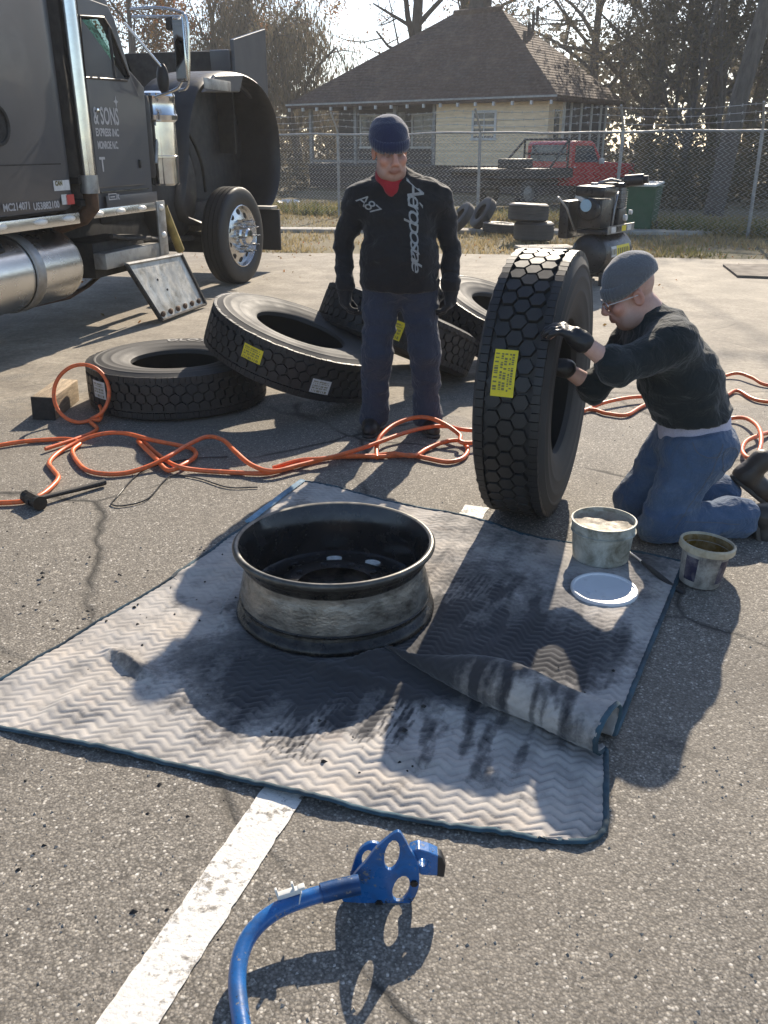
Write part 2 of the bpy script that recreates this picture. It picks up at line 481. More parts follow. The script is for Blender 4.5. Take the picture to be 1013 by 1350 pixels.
def blanket():
    A = np.array([-1.27, 2.12]); B = np.array([.515, 1.565]); Fp = np.array([.605, 1.95]); Ep = np.array([-.80, 2.95])
    Cc = np.array([1.175, 3.08]); D = np.array([-.40, 3.97])
    nu, n1, nf, n2 = 360, 210, 50, 260
    e = (Fp - Ep) / np.linalg.norm(Fp - Ep); nn = np.array([-e[1], e[0]])
    om = np.array([(0, 0), (-.03, .006), (-.065, .025), (-.085, .06), (-.08, .098), (-.05, .125), (-.005, .135), (.045, .125), (.075, .095), (.078, .06), (.06, .03), (.05, .01), (.065, 0)])
    t = np.linspace(0, 1, len(om)); tt = np.linspace(0, 1, nf + 1)
    from_c = bezier_pts([(a, b, 0) for a, b in om], 8); from_c = np.array([(p.x, p.y) for p in from_c])
    ti = np.linspace(0, len(from_c) - 1, nf + 1); omf = np.stack([np.interp(ti, np.arange(len(from_c)), from_c[:, k]) for k in (0, 1)], 1)
    u = np.linspace(0, 1, nu + 1)
    amp = np.clip((u - .50) / .38, 0, 1); amp = amp * amp * (3 - 2 * amp)
    rows = []
    nearx = A + (B - A) * u[:, None]
    sag = .035 * np.sin(np.pi * u) + .012 * np.sin(9 * u + 1)
    nearx = nearx - np.array([.3, .95]) * sag[:, None]
    rc = .10
    fold0 = Ep + (Fp - Ep) * u[:, None]
    for i in range(n1 + 1):
        v = i / n1
        row = nearx + (fold0 - nearx) * v
        dist = v * .40
        if dist < rc:
            inset = rc - math.sqrt(max(0, rc * rc - (rc - dist) ** 2))
            row = row - (B - A) / np.linalg.norm(B - A) * (inset * u ** 6)[:, None]
        rows.append(np.column_stack([row, np.zeros(nu + 1)]))
    for i in range(1, nf + 1):
        q = omf[i, 0] * amp ** 1.6; z = omf[i, 1] * amp
        wob = 1 + .14 * np.sin(u * 17 + 2) * amp
        row = fold0 + nn * (q * wob)[:, None]
        rows.append(np.column_stack([row, z * (1 + .1 * np.sin(u * 11))]))
    f1 = rows[-1][:, :2]; far = D + (Cc - D) * u[:, None]
    far = far + np.array([.45, .9]) * (.025 * np.sin(7 * u) + .02 * np.sin(15 * u + 1))[:, None]
    for i in range(1, n2 + 1):
        v = i / n2; rows.append(np.column_stack([f1 + (far - f1) * v, np.zeros(nu + 1)]))
    P = np.array(rows)                                    # rows, cols, 3
    nr = P.shape[0]
    # lazy ripples and rumples
    zz = np.zeros(P.shape[:2])
    flat = P.reshape(-1, 3)
    nz = np.array([noise.fractal(Vector((p[0] * 3.1, p[1] * 3.1, 5)), 1, 2, 3) for p in flat[::1]]).reshape(P.shape[:2])
    zz += .009 + .010 * np.clip(nz, -.6, 1.4) + .004
    def bumpat(px, py, rx, ry, ang, h):
        g = gp(px, py); dx = P[..., 0] - g.x; dy = P[..., 1] - g.y; ca, sa = math.cos(ang), math.sin(ang)
        return h * np.exp(-(((dx * ca + dy * sa) / rx) ** 2 + ((-dx * sa + dy * ca) / ry) ** 2))
    zz += bumpat(172, 880, .10, .022, -.75, .035) + bumpat(620, 915, .16, .05, -.6, .02) + bumpat(250, 760, .2, .03, .3, .012) + bumpat(90, 930, .12, .03, 1.1, .014)
    zz += bumpat(560, 1010, .18, .03, -.2, .012) + bumpat(690, 830, .2, .03, .9, .010)
    fd_ = ((P[..., 0] - Ep[0]) * nn[0] + (P[..., 1] - Ep[1]) * nn[1]); al = ((P[..., 0] - Ep[0]) * e[0] + (P[..., 1] - Ep[1]) * e[1]) / np.linalg.norm(Fp - Ep)
    zz += np.where(amp[None, :] < .999, .040 * np.exp(-((fd_ + .02) / .085) ** 2) * np.exp(-((al - .52) / .17) ** 2) * (1 - amp[None, :]) * (1 + .5 * nz), 0)
    zz += .016 * np.exp(-((fd_ + .13 + .05 * nz) / .035) ** 2) * np.clip((al - .35) / .2, 0, 1) * (1 - amp[None, :] * .4)
    # rims and tyres press it flat
    rc0 = gp(442, 790); rr = np.hypot(P[..., 0] + .172, P[..., 1] - 2.74)
    zz = np.where(rr < .40, zz * np.clip((rr - .34) / .06, 0, 1) * .6 + .009, zz)
    P[..., 2] += zz
    seg = np.linalg.norm(np.diff(P, axis=0), axis=2); Yc = np.concatenate([np.zeros((1, nu + 1)), np.cumsum(seg, 0)])
    Xc = np.broadcast_to(u[None, :] * 1.85, Yc.shape)
    tri = np.abs((((Xc + .012 * nz) / .076) % 1) * 2 - 1)
    ph = (Yc + .027 * tri + .006 * np.sin(Xc * 9 + Yc * 5) + .007 * nz) / .031
    rid = np.abs(np.sin(np.pi * ph)) ** .6
    gu = np.gradient(P, axis=1); gv = np.gradient(P, axis=0)
    nm = np.cross(gu, gv); nm /= np.linalg.norm(nm, axis=2, keepdims=True) + 1e-12
    nz3 = np.array([noise.fractal(Vector((p[0] * 6.5, p[1] * 6.5, 11)), 1, 2, 2) for p in P.reshape(-1, 3)]).reshape(P.shape[:2])
    puff = np.clip(.62 + .55 * nz3 + .25 * np.clip((2.2 - P[..., 1]) / .6, -1, 1), .12, 1.15)
    P = P + nm * ((rid - .5) * .0064 * puff + .0022 * nz3)[..., None]
    # dirt map: smears round the rim, tyre tracks, scuffs
    dirt = np.zeros(P.shape[:2])
    rr = np.hypot((P[..., 0] + .15), (P[..., 1] - 2.60))
    dirt += .58 * np.exp(-(rr / .40) ** 4) 
    def blob(px, py, r, a, rat=1.0):
        g = gp(px, py); return a * np.exp(-(((P[..., 0] - g.x) / r) ** 2 + ((P[..., 1] - g.y) / (r * rat)) ** 2))
    for a in ((330, 930, .22, .55), (420, 900, .2, .5), (300, 880, .18, .4), (640, 860, .28, .55), (560, 880, .18, .6), (720, 800, .3, .35), (180, 890, .06, .6), (640, 1025, .05, .5), (600, 700, .25, .3),
              (760, 870, .16, .45), (850, 740, .14, .7), (690, 700, .2, .4), (350, 700, .22, .45), (110, 940, .12, .18), (700, 1060, .07, .25), (480, 930, .12, .35), (700, 930, .08, .25), (800, 850, .10, .4), (620, 760, .22, .45), (700, 860, .22, .5), (560, 880, .12, .8), (600, 905, .10, .75), (680, 930, .07, .5), (520, 1040, .05, .3), (250, 870, .08, .4), (160, 870, .05, .5), (400, 670, .10, .5), (840, 780, .10, .5), (230, 800, .10, .25)):
        dirt += blob(*a)
    def track(p0, p1, w, a):
        g0, g1 = gp(*p0), gp(*p1); dv = np.array([g1.x - g0.x, g1.y - g0.y]); Ln = np.linalg.norm(dv); dv /= Ln
        s = (P[..., 0] - g0.x) * dv[0] + (P[..., 1] - g0.y) * dv[1]; q = (P[..., 0] - g0.x) * -dv[1] + (P[..., 1] - g0.y) * dv[0]
        ins = np.clip(1 - (np.abs(q) / w) ** 6, 0, 1) * np.clip(s / .06, 0, 1) * np.clip((Ln - s) / .08, 0, 1)
        jit = .35 * np.sin(q * 160 + 3 * nz) + .6 * nz
        rows_ = np.sin(2 * np.pi * q / .019 + 1.2 * nz)
        br_ = np.array([noise.noise(Vector((a_ * 26, b_ * 90, 3))) for a_, b_ in zip(s.reshape(-1), q.reshape(-1))]).reshape(P.shape[:2])
        pat = np.clip((rows_ + .45) * 2, 0, 1) * np.clip(br_ * 3.5 + .55, 0, 1)
        n2_ = np.array([noise.noise(Vector((p[0] * 11, p[1] * 11, 2))) for p in P.reshape(-1, 3)]).reshape(P.shape[:2])
        return a * ins * pat * np.clip(.75 + 1.3 * n2_, 0, 1.2)
    dirt += track((372, 1015), (470, 872), .10, .75) + track((478, 1000), (560, 880), .085, .7) + track((560, 870), (640, 760), .10, .55)
    fl = P.reshape(-1, 3)
    dx_, dy_ = .40, .916
    st = np.array([noise.fractal(Vector(((p[0] * dy_ - p[1] * dx_) * 16, (p[0] * dx_ + p[1] * dy_) * 4.5, 4)), 1, 2, 4) for p in fl]).reshape(P.shape[:2])
    zone = np.exp(-(((P[..., 0] - .12) / .62) ** 2 + ((P[..., 1] - 2.45) / .62) ** 2) ** 2)
    dirt += zone * np.clip(st * 1.5 + .12, 0, .95) + .35 * np.clip(st - .25, 0, 1)
    ins_f = np.zeros(P.shape[:2]); ins_f[n1 - 4:n1 + nf + 10] = 1
    dirt += ins_f * amp[None, :] * np.clip(.16 + .5 * st, 0, .7)
    dirt = np.clip(dirt, 0, 1.25)
    F = []
    idx = np.arange(nr * (nu + 1)).reshape(nr, nu + 1)
    F = np.stack([idx[:-1, :-1], idx[:-1, 1:], idx[1:, 1:], idx[1:, :-1]], -1).reshape(-1, 4)
    root = mesh_obj('moving_blanket', P.reshape(-1, 3), F, mat_blanket(), None, 179)
    a = root.data.attributes.new('dirt', 'FLOAT', 'POINT'); a.data.foreach_set('value', dirt.reshape(-1).astype(np.float32))
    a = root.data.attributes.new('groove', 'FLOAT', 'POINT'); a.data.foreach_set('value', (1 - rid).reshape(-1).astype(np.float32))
    sm = root.modifiers.new('thickness', 'SOLIDIFY'); sm.thickness = .007; sm.offset = -1
    tag(root, 'dirty grey quilted moving blanket spread on the asphalt with a rolled fold', 'blanket')
    # binding tape round the border
    bd = np.concatenate([P[0, ::4], P[::4, -1], P[-1, ::-4], P[::-4, 0]])
    bd = [Vector(p) - Vector((0, 0, .002)) for p in bd]
    mb = MB(); mb.tube(bd, .0085, 6, closed=True, flat=.75)
    mb.build('binding', pmat('teal_binding_tape', (.035, .075, .10), .85, var=.5, scale=12, dirt=(.03, .03, .035), dirt_amt=.8, dirt_scale=3), root, 60)
    # one pale blue faded length of tape on the far left edge
    fb = [Vector(p) + Vector((-.004, .0, .006)) for p in P[-2:nr - 130:-4, 0]]
    mb = MB(); mb.tube(fb, .017, 6, flat=.4)
    o = mb.build('edge_tape', pmat('faded_blue_tape', (.20, .34, .46), .8, var=.3, scale=20, dirt=(.05, .06, .07), dirt_amt=.6), root, 60)
    return root
BLANKET = blanket()

V = []; F = []; rr = random.Random(5)
for i in range(190):
    if i < 60: g = gp(rr.gauss(170, 90), rr.gauss(790, 40), .016)
    elif i < 120: g = gp(rr.gauss(520, 130), rr.gauss(930, 55), .018)
    else: g = gp(rr.uniform(-50, 330), rr.uniform(640, 1250), .0)
    s_ = rr.choice((.0025, .0035, .005, .008)) * rr.uniform(.6, 1.3); b0 = len(V)
    for k in range(5): V.append((g.x + s_ * math.cos(k * 1.257) * rr.uniform(.5, 1.4), g.y + s_ * math.sin(k * 1.257) * rr.uniform(.5, 1.4), g.z))
    V.append((g.x, g.y, g.z + s_ * .8)); F += [(b0 + k, b0 + (k + 1) % 5, b0 + 5) for k in range(5)]
tag(mesh_obj('rubber_crumbs', V, F, pmat('rubber_crumb', (.018, .017, .016), .8, var=.4), None, None), kind='stuff')

# ================================================================== STEEL WHEEL RIM
M_rim_out = pmat('grimy_bare_steel', (.27, .255, .225), .42, .6, var=.25, scale=10, dirt=(.045, .04, .033), dirt_amt=.85, dirt_scale=14, bmp=.3, bscale=60, rvar=.2, stretch=(1, 1, 1.8))
M_rim_in = pmat('oily_black_paint', (.016, .016, .017), .22, 0, var=.5, scale=9, dirt=(.05, .045, .04), dirt_amt=.4, dirt_scale=5, bmp=.15, bscale=14, rvar=.14, spec=.6)
M_greasy = pmat('greasy_black_steel', (.022, .021, .020), .32, .3, var=.5, scale=14, dirt=(.12, .11, .09), dirt_amt=.5, dirt_scale=16, bmp=.3, bscale=50)
M_steel_edge = pmat('worn_steel_edge', (.10, .098, .09), .42, .6, var=.45, scale=20, dirt=(.05, .045, .04), dirt_amt=.7, dirt_scale=9)
def rim():
    root = thing('tubeless_rim', 'bare steel lorry rim lying open side up on the dirty blanket', 'wheel rim', (-.172, 2.74, .012))
    mb = MB()
    mb.lathe([(.331, .070), (.3315, .076), (.328, .100), (.3285, .104), (.321, .130), (.3215, .134), (.312, .162), (.309, .176), (.310, .188)], 96)
    mb.build('barrel', M_rim_out, root, 40)
    for pf_ in ([(.328, .044), (.326, .054), (.335, .060), (.336, .066), (.331, .070)], [(.310, .188), (.319, .200), (.318, .207), (.323, .213), (.331, .222), (.333, .230), (.340, .236)]):
        mb = MB(); mb.lathe(pf_, 96); mb.build('bead_seat', M_greasy, root, 50)
    mb = MB()
    mb.lathe([(.340, .236), (.348, .246), (.349, .254), (.343, .261), (.335, .262), (.328, .258)], 96)
    mb.build('flange', M_steel_edge, root, 60)
    mb = MB(); mb.lathe([(.330, .0), (.345, .002), (.350, .010), (.347, .022), (.336, .031), (.327, .038), (.324, .044)], 96); mb.build('flange', M_greasy, root, 50)
    mb = MB()
    mb.lathe([(.328, .258), (.318, .235), (.306, .205), (.302, .18), (.303, .15), (.305, .12), (.307, .092), (.308, .072), (.30, .066), (.27, .060), (.235, .066), (.205, .082), (.17, .084), (.14, .082)], 96)
    mb.build('inner_barrel', M_rim_in, root, 40)
    # hub face with hand holes: closed discs, two coloured pale as if light came through
    for k in range(10):
        a = 2 * math.pi * (k + .61) / 10
        c = Vector((.245 * math.cos(a), .245 * math.sin(a), .069))
        mb = MB(); mb.M = Matrix.Translation(c) @ Matrix.Rotation(a, 4, 'Z') @ Matrix.Rotation(R(12), 4, 'Y')
        mb.lathe([(.0, .001), (.022, .001), (.025, .004), (.029, .0035), (.029, -.004)], 20)
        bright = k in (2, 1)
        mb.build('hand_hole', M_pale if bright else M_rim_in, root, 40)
    for k in range(10):
        a = 2 * math.pi * k / 10
        mb = MB(); mb.M = Matrix.Translation((.165 * math.cos(a), .165 * math.sin(a), .084))
        mb.lathe([(.0, .0005), (.011, .0005), (.014, .003), (.015, -.002)], 12)
        mb.build('stud_hole', M_rim_in, root, 40)
    return root
M_pale = pmat('pale_hole_light', (.86, .83, .76), .7, var=.2, scale=60)  # pale colour standing in for light in two rim holes
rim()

# ================================================================== TYRES
def mat_rubber(name, c=.017, dust=.16, dscale=5.0, r0=.42):
    m, nt, b = _nt(name)
    co = coords(nt)
    f = noi(nt, co, dscale, 6, .65); g = noi(nt, co, 70, 4, .6)
    d = ramp(nt, f, [(.35, .05), (.75, dust)]).outputs[0]
    col = mixc(nt, d, (c, c, c * 1.05), (.16, .15, .135))
    nt.links.new(col, b.inputs['Base Color'])
    r = ramp(nt, f, [(.3, r0), (.7, r0 + .24)]); nt.links.new(r.outputs[0], b.inputs['Roughness'])
    b.inputs['Specular IOR Level'].default_value = .45
    bump(nt, b, g, .15, .002)
    return m
M_rub = mat_rubber('tyre_rubber', .010, .13); M_rub_dusty = mat_rubber('dusty_sidewall_rubber', .022, .34, 3.0, .62)
M_rub_old = mat_rubber('old_grey_rubber', .024, .35, 3.0)
M_yel = None
def mat_print(name, base, ink, sx, sy, th=.5):
    m, nt, b = _nt(name)
    tc = N(nt, 'TexCoord'); mp = N(nt, 'Mapping', Scale=(sx, sy, 1)); nt.links.new(tc.outputs['UV'], mp.inputs[0])
    br = N(nt, 'TexBrick', Scale=1.0); br.inputs['Mortar Size'].default_value = .0
    n1 = N(nt, 'TexNoise', Scale=1.0, Detail=1); nt.links.new(mp.outputs[0], n1.inputs['Vector'])
    k = ramp(nt, n1.outputs['Fac'], [(th, 0.0), (th + .04, 1.0)]).outputs[0]
    nt.links.new(mixc(nt, k, base, ink), b.inputs['Base Color']); b.inputs['Roughness'].default_value = .55
    return m
M_yel = pmat('yellow_label_paper', (.72, .58, .02), .55, var=.1, scale=30)
M_wht = pmat('white_label_paper', (.62, .62, .60), .6, var=.12, scale=30, dirt=(.2, .2, .2), dirt_amt=.4)
M_ink = pmat('label_ink', (.16, .14, .05), .6, var=.2)
TR, TW = .565, .29
def tyre_meshes():
    hb = TW / 2
    out = [(.285, .088), (.288, .112), (.302, .122), (.318, .124), (.325, .129), (.36, .137), (.395, .142), (.40, .1445), (.408, .1445), (.413, .1435), (.45, .1455), (.456, .1475), (.464, .1475), (.47, .1455),
           (.495, .142), (.50, .1445), (.508, .1445), (.515, .140), (.53, .134), (.543, .128), (.5475, .120)]
    tread = [(.546, .09), (.545, .06), (.5455, .0)]
    inn = [(.53, .10), (.51, .122), (.47, .134), (.41, .132), (.35, .120), (.305, .104), (.292, .09)]
    prof = out + tread + [(r, -z) for r, z in reversed(out)] + [(r, -z) for r, z in reversed(inn)] + [(.532, 0)] + inn
    mb = MB(); mb.lathe(prof, 96, closed=True)
    casing = mb
    tb = MB()
    def block(th0, z0, poly, r0, r1, ins):
        vs = []; k = len(poly); pj = [(s * random.uniform(.93, 1.03), z + random.uniform(-.0018, .0018)) for s, z in poly]; r1 -= random.uniform(0, .0012)
        for (rr, f) in ((r0, 1.0), (r1 - .0020, .99), (r1, ins)):
            for (s, z) in pj:
                th = th0 + s * f / TR; zz = z0 + z * f; r = rr - .5 * (max(0, abs(zz) - .06) ** 2)
                vs.append((r * math.cos(th), r * math.sin(th), zz))
        fs = [tuple(2 * k + i for i in range(k))]
        for l in (0, 1):
            for i in range(k):
                j = (i + 1) % k; fs.append((l * k + i, l * k + j, (l + 1) * k + j, (l + 1) * k + i))
        tb.add(vs, fs)
    nb = 52; pt = 2 * math.pi / nb; h = pt * TR
    hexp = lambda a, w: [(a, -w * .52), (a * .94, w * .50), (a * .08, w), (-a, w * .52), (-a * .94, -w * .50), (-a * .08, -w)]
    for i in range(nb):
        for j, z in enumerate((-.054, 0, .054)):
            block(i * pt + (pt / 2 if j == 1 else 0), z, hexp(h * .445, .0325 if j != 1 else .0335), .538, TR, .95)
        for sgn in (-1, 1):
            for kk in (0, .5):
                block(i * pt + kk * pt + pt * .25, sgn * .108, [(h * .24, -.017 + (.006 if (kk == 0) == (sgn > 0) else 0)), (h * .24, .020), (-h * .24, .020), (-h * .24, -.017 + (0 if (kk == 0) == (sgn > 0) else .006))], .535, TR - .001, .95)
    return casing, tb
_cas, _trd = tyre_meshes()
def base_tyre(mc, mt):
    root = thing('truck_tyre', 'x', 'tyre', group='truck tyres lying about the parking lot')
    c = _cas.build('casing', mc, root, 30); t = _trd.build('tread', mt, root, 30)
    return root
def curved_patch(name, th, z, ws, wz, m, parent, rad=TR + .0015, n=8, th_txt=True, rot=0.0):
    """a paper label stuck round the tread"""
    V = []; F = []
    cr, sr = math.cos(rot), math.sin(rot)
    def P(a, b, r=rad):
        s = a * ws * cr - b * wz * sr; zz = z + a * ws * sr + b * wz * cr
        return (r * math.cos(th + s / TR), r * math.sin(th + s / TR), zz)
    for i in range(n + 1):
        for b in (-.5, .5): V.append(P(i / n - .5, b))
    F = [(2 * i, 2 * i + 2, 2 * i + 3, 2 * i + 1) for i in range(n)]
    lab = mesh_obj(name, V, F, m, parent, 60)
    V = []; F = []; rr = random.Random(3)
    for ln, hgt in ((-.36, .16), (-.14, .10), (.02, .12), (.2, .07), (.33, .1)):
        a = -.42
        while a < .36:
            w = rr.uniform(.02, .05); b0 = len(V); a2 = min(.42, a + w)
            V += [P(a, ln - hgt / 2, rad + .0012), P(a2, ln - hgt / 2, rad + .0012), P(a2, ln + hgt / 2, rad + .0012), P(a, ln + hgt / 2, rad + .0012)]
            F.append((b0, b0 + 1, b0 + 2, b0 + 3)); a = a2 + rr.choice((.015, .02, .06))
    mesh_obj('print', V, F, M_ink, lab, None)
    return lab

def axis_rot(zaxis, xhint):
    z = Vector(zaxis).normalized(); x = Vector(xhint); x = (x - z * x.dot(z)).normalized(); y = z.cross(x)
    return Matrix((x, y, z)).transposed().to_euler()
T0 = base_tyre(M_rub_dusty, M_rub)
T0['label'] = 'upright drive tyre with a yellow sticker held by the kneeling man'
T0.location = (.665, 3.70, TR + .006)
T0.rotation_euler = axis_rot((.930, -.368, 0), (.368, .930, 0))
spots = [  # label, location, axle, x hint
    ('tyre lying flat on the asphalt beside the wooden block, white sticker on its side', (-1.335, 5.56, .148), (0, 0, 1), (1, 0, 0)),
    ('tyre leaning on the flat tyre, yellow sticker on its tread, left of the standing man', (-.56, 5.52, .352), (.335, -.045, .94), (1, 0, 0)),
    ('tilted tyre behind the legs of the standing man, half covered by him', (.10, 6.12, .335), (.36, .22, .90), (1, 0, 0)),
    ('tyre mostly hidden behind the upright tyre, resting right of the standing man', (.88, 6.55, .30), (.34, -.15, .93), (1, 0, 0)),
]
TY = [T0]
for lb, loc, ax, xh in spots:
    o = copy_tree(T0); o['label'] = lb; o.location = loc; o.rotation_euler = axis_rot(ax, xh); TY.append(o)
for o in TY: o['group'] = 'truck tyres lying about the parking lot'
curved_patch('yellow_sticker', R(162.5), -.02, .175, .088, M_yel, T0)
curved_patch('white_sticker', R(227), .02, .13, .105, M_wht, TY[1])
curved_patch('yellow_sticker', R(247), .02, .13, .085, M_yel, TY[2])
curved_patch('white_sticker', R(292), -.035, .12, .085, M_wht, TY[2])
curved_patch('yellow_sticker', R(268), -.03, .10, .12, M_yel, TY[3])
# raised lettering on the flat tyre
vs, fs = text_mesh('DLOT', .10, bold=.003, space=1.1)
w = max(v.x for v in vs); V = []
for v in vs:
    th = R(92) - (v.x - w / 2) / .45; r = .415 + v.y
    V.append((r * math.cos(th), r * math.sin(th), .1485))
mesh_obj('raised_lettering', V, fs, pmat('pale_sidewall_letter', (.28, .27, .25), .6), TY[1], None)

# ================================================================== AIR HOSES
M_hose = pmat('orange_hose_rubber', (.88, .165, .04), .42, var=.18, scale=14, dirt=(.20, .075, .045), dirt_amt=.7, dirt_scale=14, spec=.5)
M_brass = pmat('brass', (.45, .30, .10), .3, 1.0, var=.2)
M_blackp = pmat('black_plastic', (.02, .02, .021), .45, var=.4, scale=12, dirt=(.12, .11, .10), dirt_amt=.35)
def hose(pts, r=.012):
    P = []
    for p in pts:
        P.append(gp(p[0], p[1], r + .004 + (p[2] if len(p) > 2 else 0)))
    return bezier_pts(P, 9)
h1 = [(-40, 665), (0, 663), (30, 661), (52, 654), (70, 640), (77, 629), (70, 619), (65, 610), (77, 597), (100, 584, .01), (130, 573, .03), (163, 571, .03), (200, 580, .02), (235, 587, .01), (254, 592), (258, 601), (243, 612, .012), (222, 620, .004),
      (205, 604, .012), (183, 582, .004), (190, 583), (208, 599), (232, 614, .018), (262, 620), (310, 623), (350, 624), (382, 617), (420, 606), (460, 601), (500, 602), (540, 600), (562, 604), (590, 609), (610, 604), (617, 592), (606, 581, .01), (585, 583, .01), (563, 592),
      (545, 601, .015), (520, 598, .012), (490, 601), (440, 603, .018), (400, 612, .018), (360, 621, .018), (332, 613, .03), (311, 596, .05), (294, 580, .05), (273, 576, .04), (249, 586, .04), (224, 601, .035), (200, 613, .015), (170, 623), (140, 625), (115, 620), (101, 607), (96, 594), (106, 584, .002), (90, 579), (60, 580), (25, 583), (-40, 594)]
mb = MB(); mb.tube(hose(h1), .0122, 8)
root = tag(mb.build('air_hose', M_hose, None, 60), 'orange air hose looping over the asphalt in front of the lying tyres', 'air hose')
# coil that stands against the flat tyre
cc = Vector((-1.86, 4.93, 0)); pts = []
for k in range(15):
    a = R(-70 + k * 26)
    pts.append(Vector((-1.80 + .165 * math.cos(a), 4.98 + .16 * (.5 + .5 * math.sin(a)), .168 + .155 * math.sin(a))))
tail0 = [gp(60, 592, .02), gp(105, 577, .02), gp(128, 566, .02)]; tail1 = [gp(132, 553, .03), gp(134, 540, .05), gp(127, 528, .06)]
mb = MB(); mb.tube(bezier_pts(tail0 + pts + tail1, 8), .0115, 8)
o = tag(mb.build('air_hose', M_hose, None, 60), 'orange hose coil standing between the wooden block and the flat tyre', 'air hose')
mb = MB(); mb.cyl(tail1[-1], tail1[-1] + Vector((-.01, .02, .045)), .011, .009, 10); mb.build('hose_fitting', M_brass, o)
h2 = [(360, 617, .0), (395, 607, .02), (430, 604, .03), (468, 594, .03), (500, 583, .04), (530, 572, .05), (560, 564, .05), (588, 562, .05), (618, 567, .05), (680, 566), (740, 552), (772, 541), (800, 530, .02), (845, 523, .02), (900, 528), (950, 524), (972, 515), (1000, 528), (1060, 533)]
h3 = [(497, 603, .0), (497, 588, .02), (503, 574, .05), (520, 560, .07), (545, 551, .085), (566, 551, .09), (588, 560, .08), (606, 573, .05), (616, 584, .03), (700, 572), (770, 541), (800, 545), (826, 547), (850, 534), (900, 512), (948, 498), (972, 492, .02), (992, 498, .02), (1013, 508), (1070, 512)]
for q, lb in ((h2, 'orange hose passing behind the upright tyre and the kneeling man'), (h3, 'orange hose arching up behind the upright tyre near the boots of the standing man')):
    mb = MB(); mb.tube(hose(q), .0122, 8); tag(mb.build('air_hose', M_hose, None, 60), lb, 'air hose')
h4 = [(900, 560), (945, 556), (968, 551, .01), (985, 552, .03), (999, 562, .05), (1004, 578, .06), (1000, 597, .05), (988, 604, .03), (979, 595, .02), (983, 583, .02), (998, 575, .02), (1020, 570), (1060, 572)]
mb = MB(); mb.tube(hose(h4), .0122, 8); tag(mb.build('air_hose', M_hose, None, 60), 'orange hose loop on the asphalt behind the kneeling man', 'air hose')
h5 = [(300, 600), (250, 603), (190, 618), (152, 655), (148, 663), (165, 664), (195, 655), (224, 626), (260, 628), (300, 640), (340, 640)]
mb = MB(); mb.tube([p - Vector((0, 0, .0085)) for p in hose(h5)], .0035, 6); tag(mb.build('cable', M_blackp, None, 60), 'thin black cable lying in a loop beside the orange hose', 'cable')

# ================================================================== TOOLS AND SMALL THINGS
M_woodblk = pmat('rough_timber', (.42, .32, .21), .85, var=.35, scale=7, dirt=(.09, .07, .05), dirt_amt=.7, bmp=.5, bscale=30, stretch=(6, 1, 6))
M_endblk = pmat('black_end_grain', (.022, .020, .018), .8, var=.4, scale=20, bmp=.4)  # near black colour for the end face of the block
a = gp(57, 556); bq = gp(112, 512); dr = (bq - a).normalized(); ang = math.atan2(dr.y, dr.x) - math.pi / 2
root = thing('wooden_block', 'short square timber block with a black end beside the flat tyre', 'wood block', (a.x, a.y, 0), (0, 0, ang))
mb = MB(); mb.box((0, .26, .072), (.135, .44, .14), Matrix.Rotation(R(3), 3, 'Y'), .008); mb.build('timber', M_woodblk, root)
mb = MB(); mb.box((0, .034, .072), (.137, .014, .142), Matrix.Rotation(R(3), 3, 'Y'), .006); mb.build('end_face', M_endblk, root)

M_iron = pmat('dark_iron', (.035, .033, .03), .5, .6, var=.5, scale=15, dirt=(.10, .06, .035), dirt_amt=.5, bmp=.2)
M_hick = pmat('blackened_hickory', (.030, .024, .02), .6, var=.4, scale=9, stretch=(1, 8, 8), bmp=.2)
a = gp(46, 668); bq = gp(139, 641); dr = (bq - a); ln = dr.length; ang = math.atan2(dr.y, dr.x)
root = thing('sledge_hammer', 'black sledge hammer lying on the asphalt near the orange hose', 'hammer', (a.x, a.y, 0), (0, 0, ang))
mb = MB()
mb.cyl((0, -.035, .033), (0, .035, .033), .03, .03, 8); mb.cyl((0, -.065, .033), (0, -.035, .033), .034, .03, 12); mb.cyl((0, .035, .033), (0, .065, .033), .03, .034, 12)
mb.build('hammer_head', M_iron, root, 25)
mb = MB(); mb.tube([(-.035, 0, .033), (.1, 0, .030), (ln * .6, 0, .025), (ln * .9, 0, .022), (ln, 0, .022)], [.014, .014, .015, .018, .019], 10, flat=.8); mb.build('handle', M_hick, root, 50)

M_tub = pmat('cloudy_white_plastic', (.55, .55, .48), .5, var=.12, scale=8, dirt=(.11, .10, .06), dirt_amt=.9, dirt_scale=11, dlo=.38, bmp=.08)
M_grease = pmat('smeared_paste', (.42, .37, .29), .6, var=.3, scale=12, dirt=(.22, .13, .07), dirt_amt=.9, dirt_scale=14, bmp=.5, bscale=25)
c = gp(791, 738)
root = thing('plastic_tub', 'squat cloudy white plastic tub smeared with paste on the blanket corner', 'tub', (c.x, c.y, .012))
mb = MB(); mb.lathe([(.0, .0), (.103, .0), (.109, .006), (.114, .06), (.118, .118), (.126, .120), (.128, .126), (.122, .128), (.1225, .158), (.126, .161), (.126, .166), (.120, .167), (.117, .16), (.113, .06), (.11, .03)], 48); mb.build('tub_wall', M_tub, root, 35)
V = [(0, 0, .135)]; F = []
for rg in range(1, 7):
    for k in range(36):
        t = 2 * math.pi * k / 36; r = .116 * rg / 6
        V.append((r * math.cos(t), r * math.sin(t), .13 + .02 * (rg / 6) ** 3 + .006 * noise.noise(Vector((r * 22 * math.cos(t), r * 22 * math.sin(t), 2)))))
for k in range(36): F.append((0, 1 + k, 1 + (k + 1) % 36))
for rg in range(5):
    for k in range(36): F.append((1 + rg * 36 + k, 1 + (rg + 1) * 36 + k, 1 + (rg + 1) * 36 + (k + 1) % 36, 1 + rg * 36 + (k + 1) % 36))
mesh_obj('paste', V, F, M_grease, root, 80)

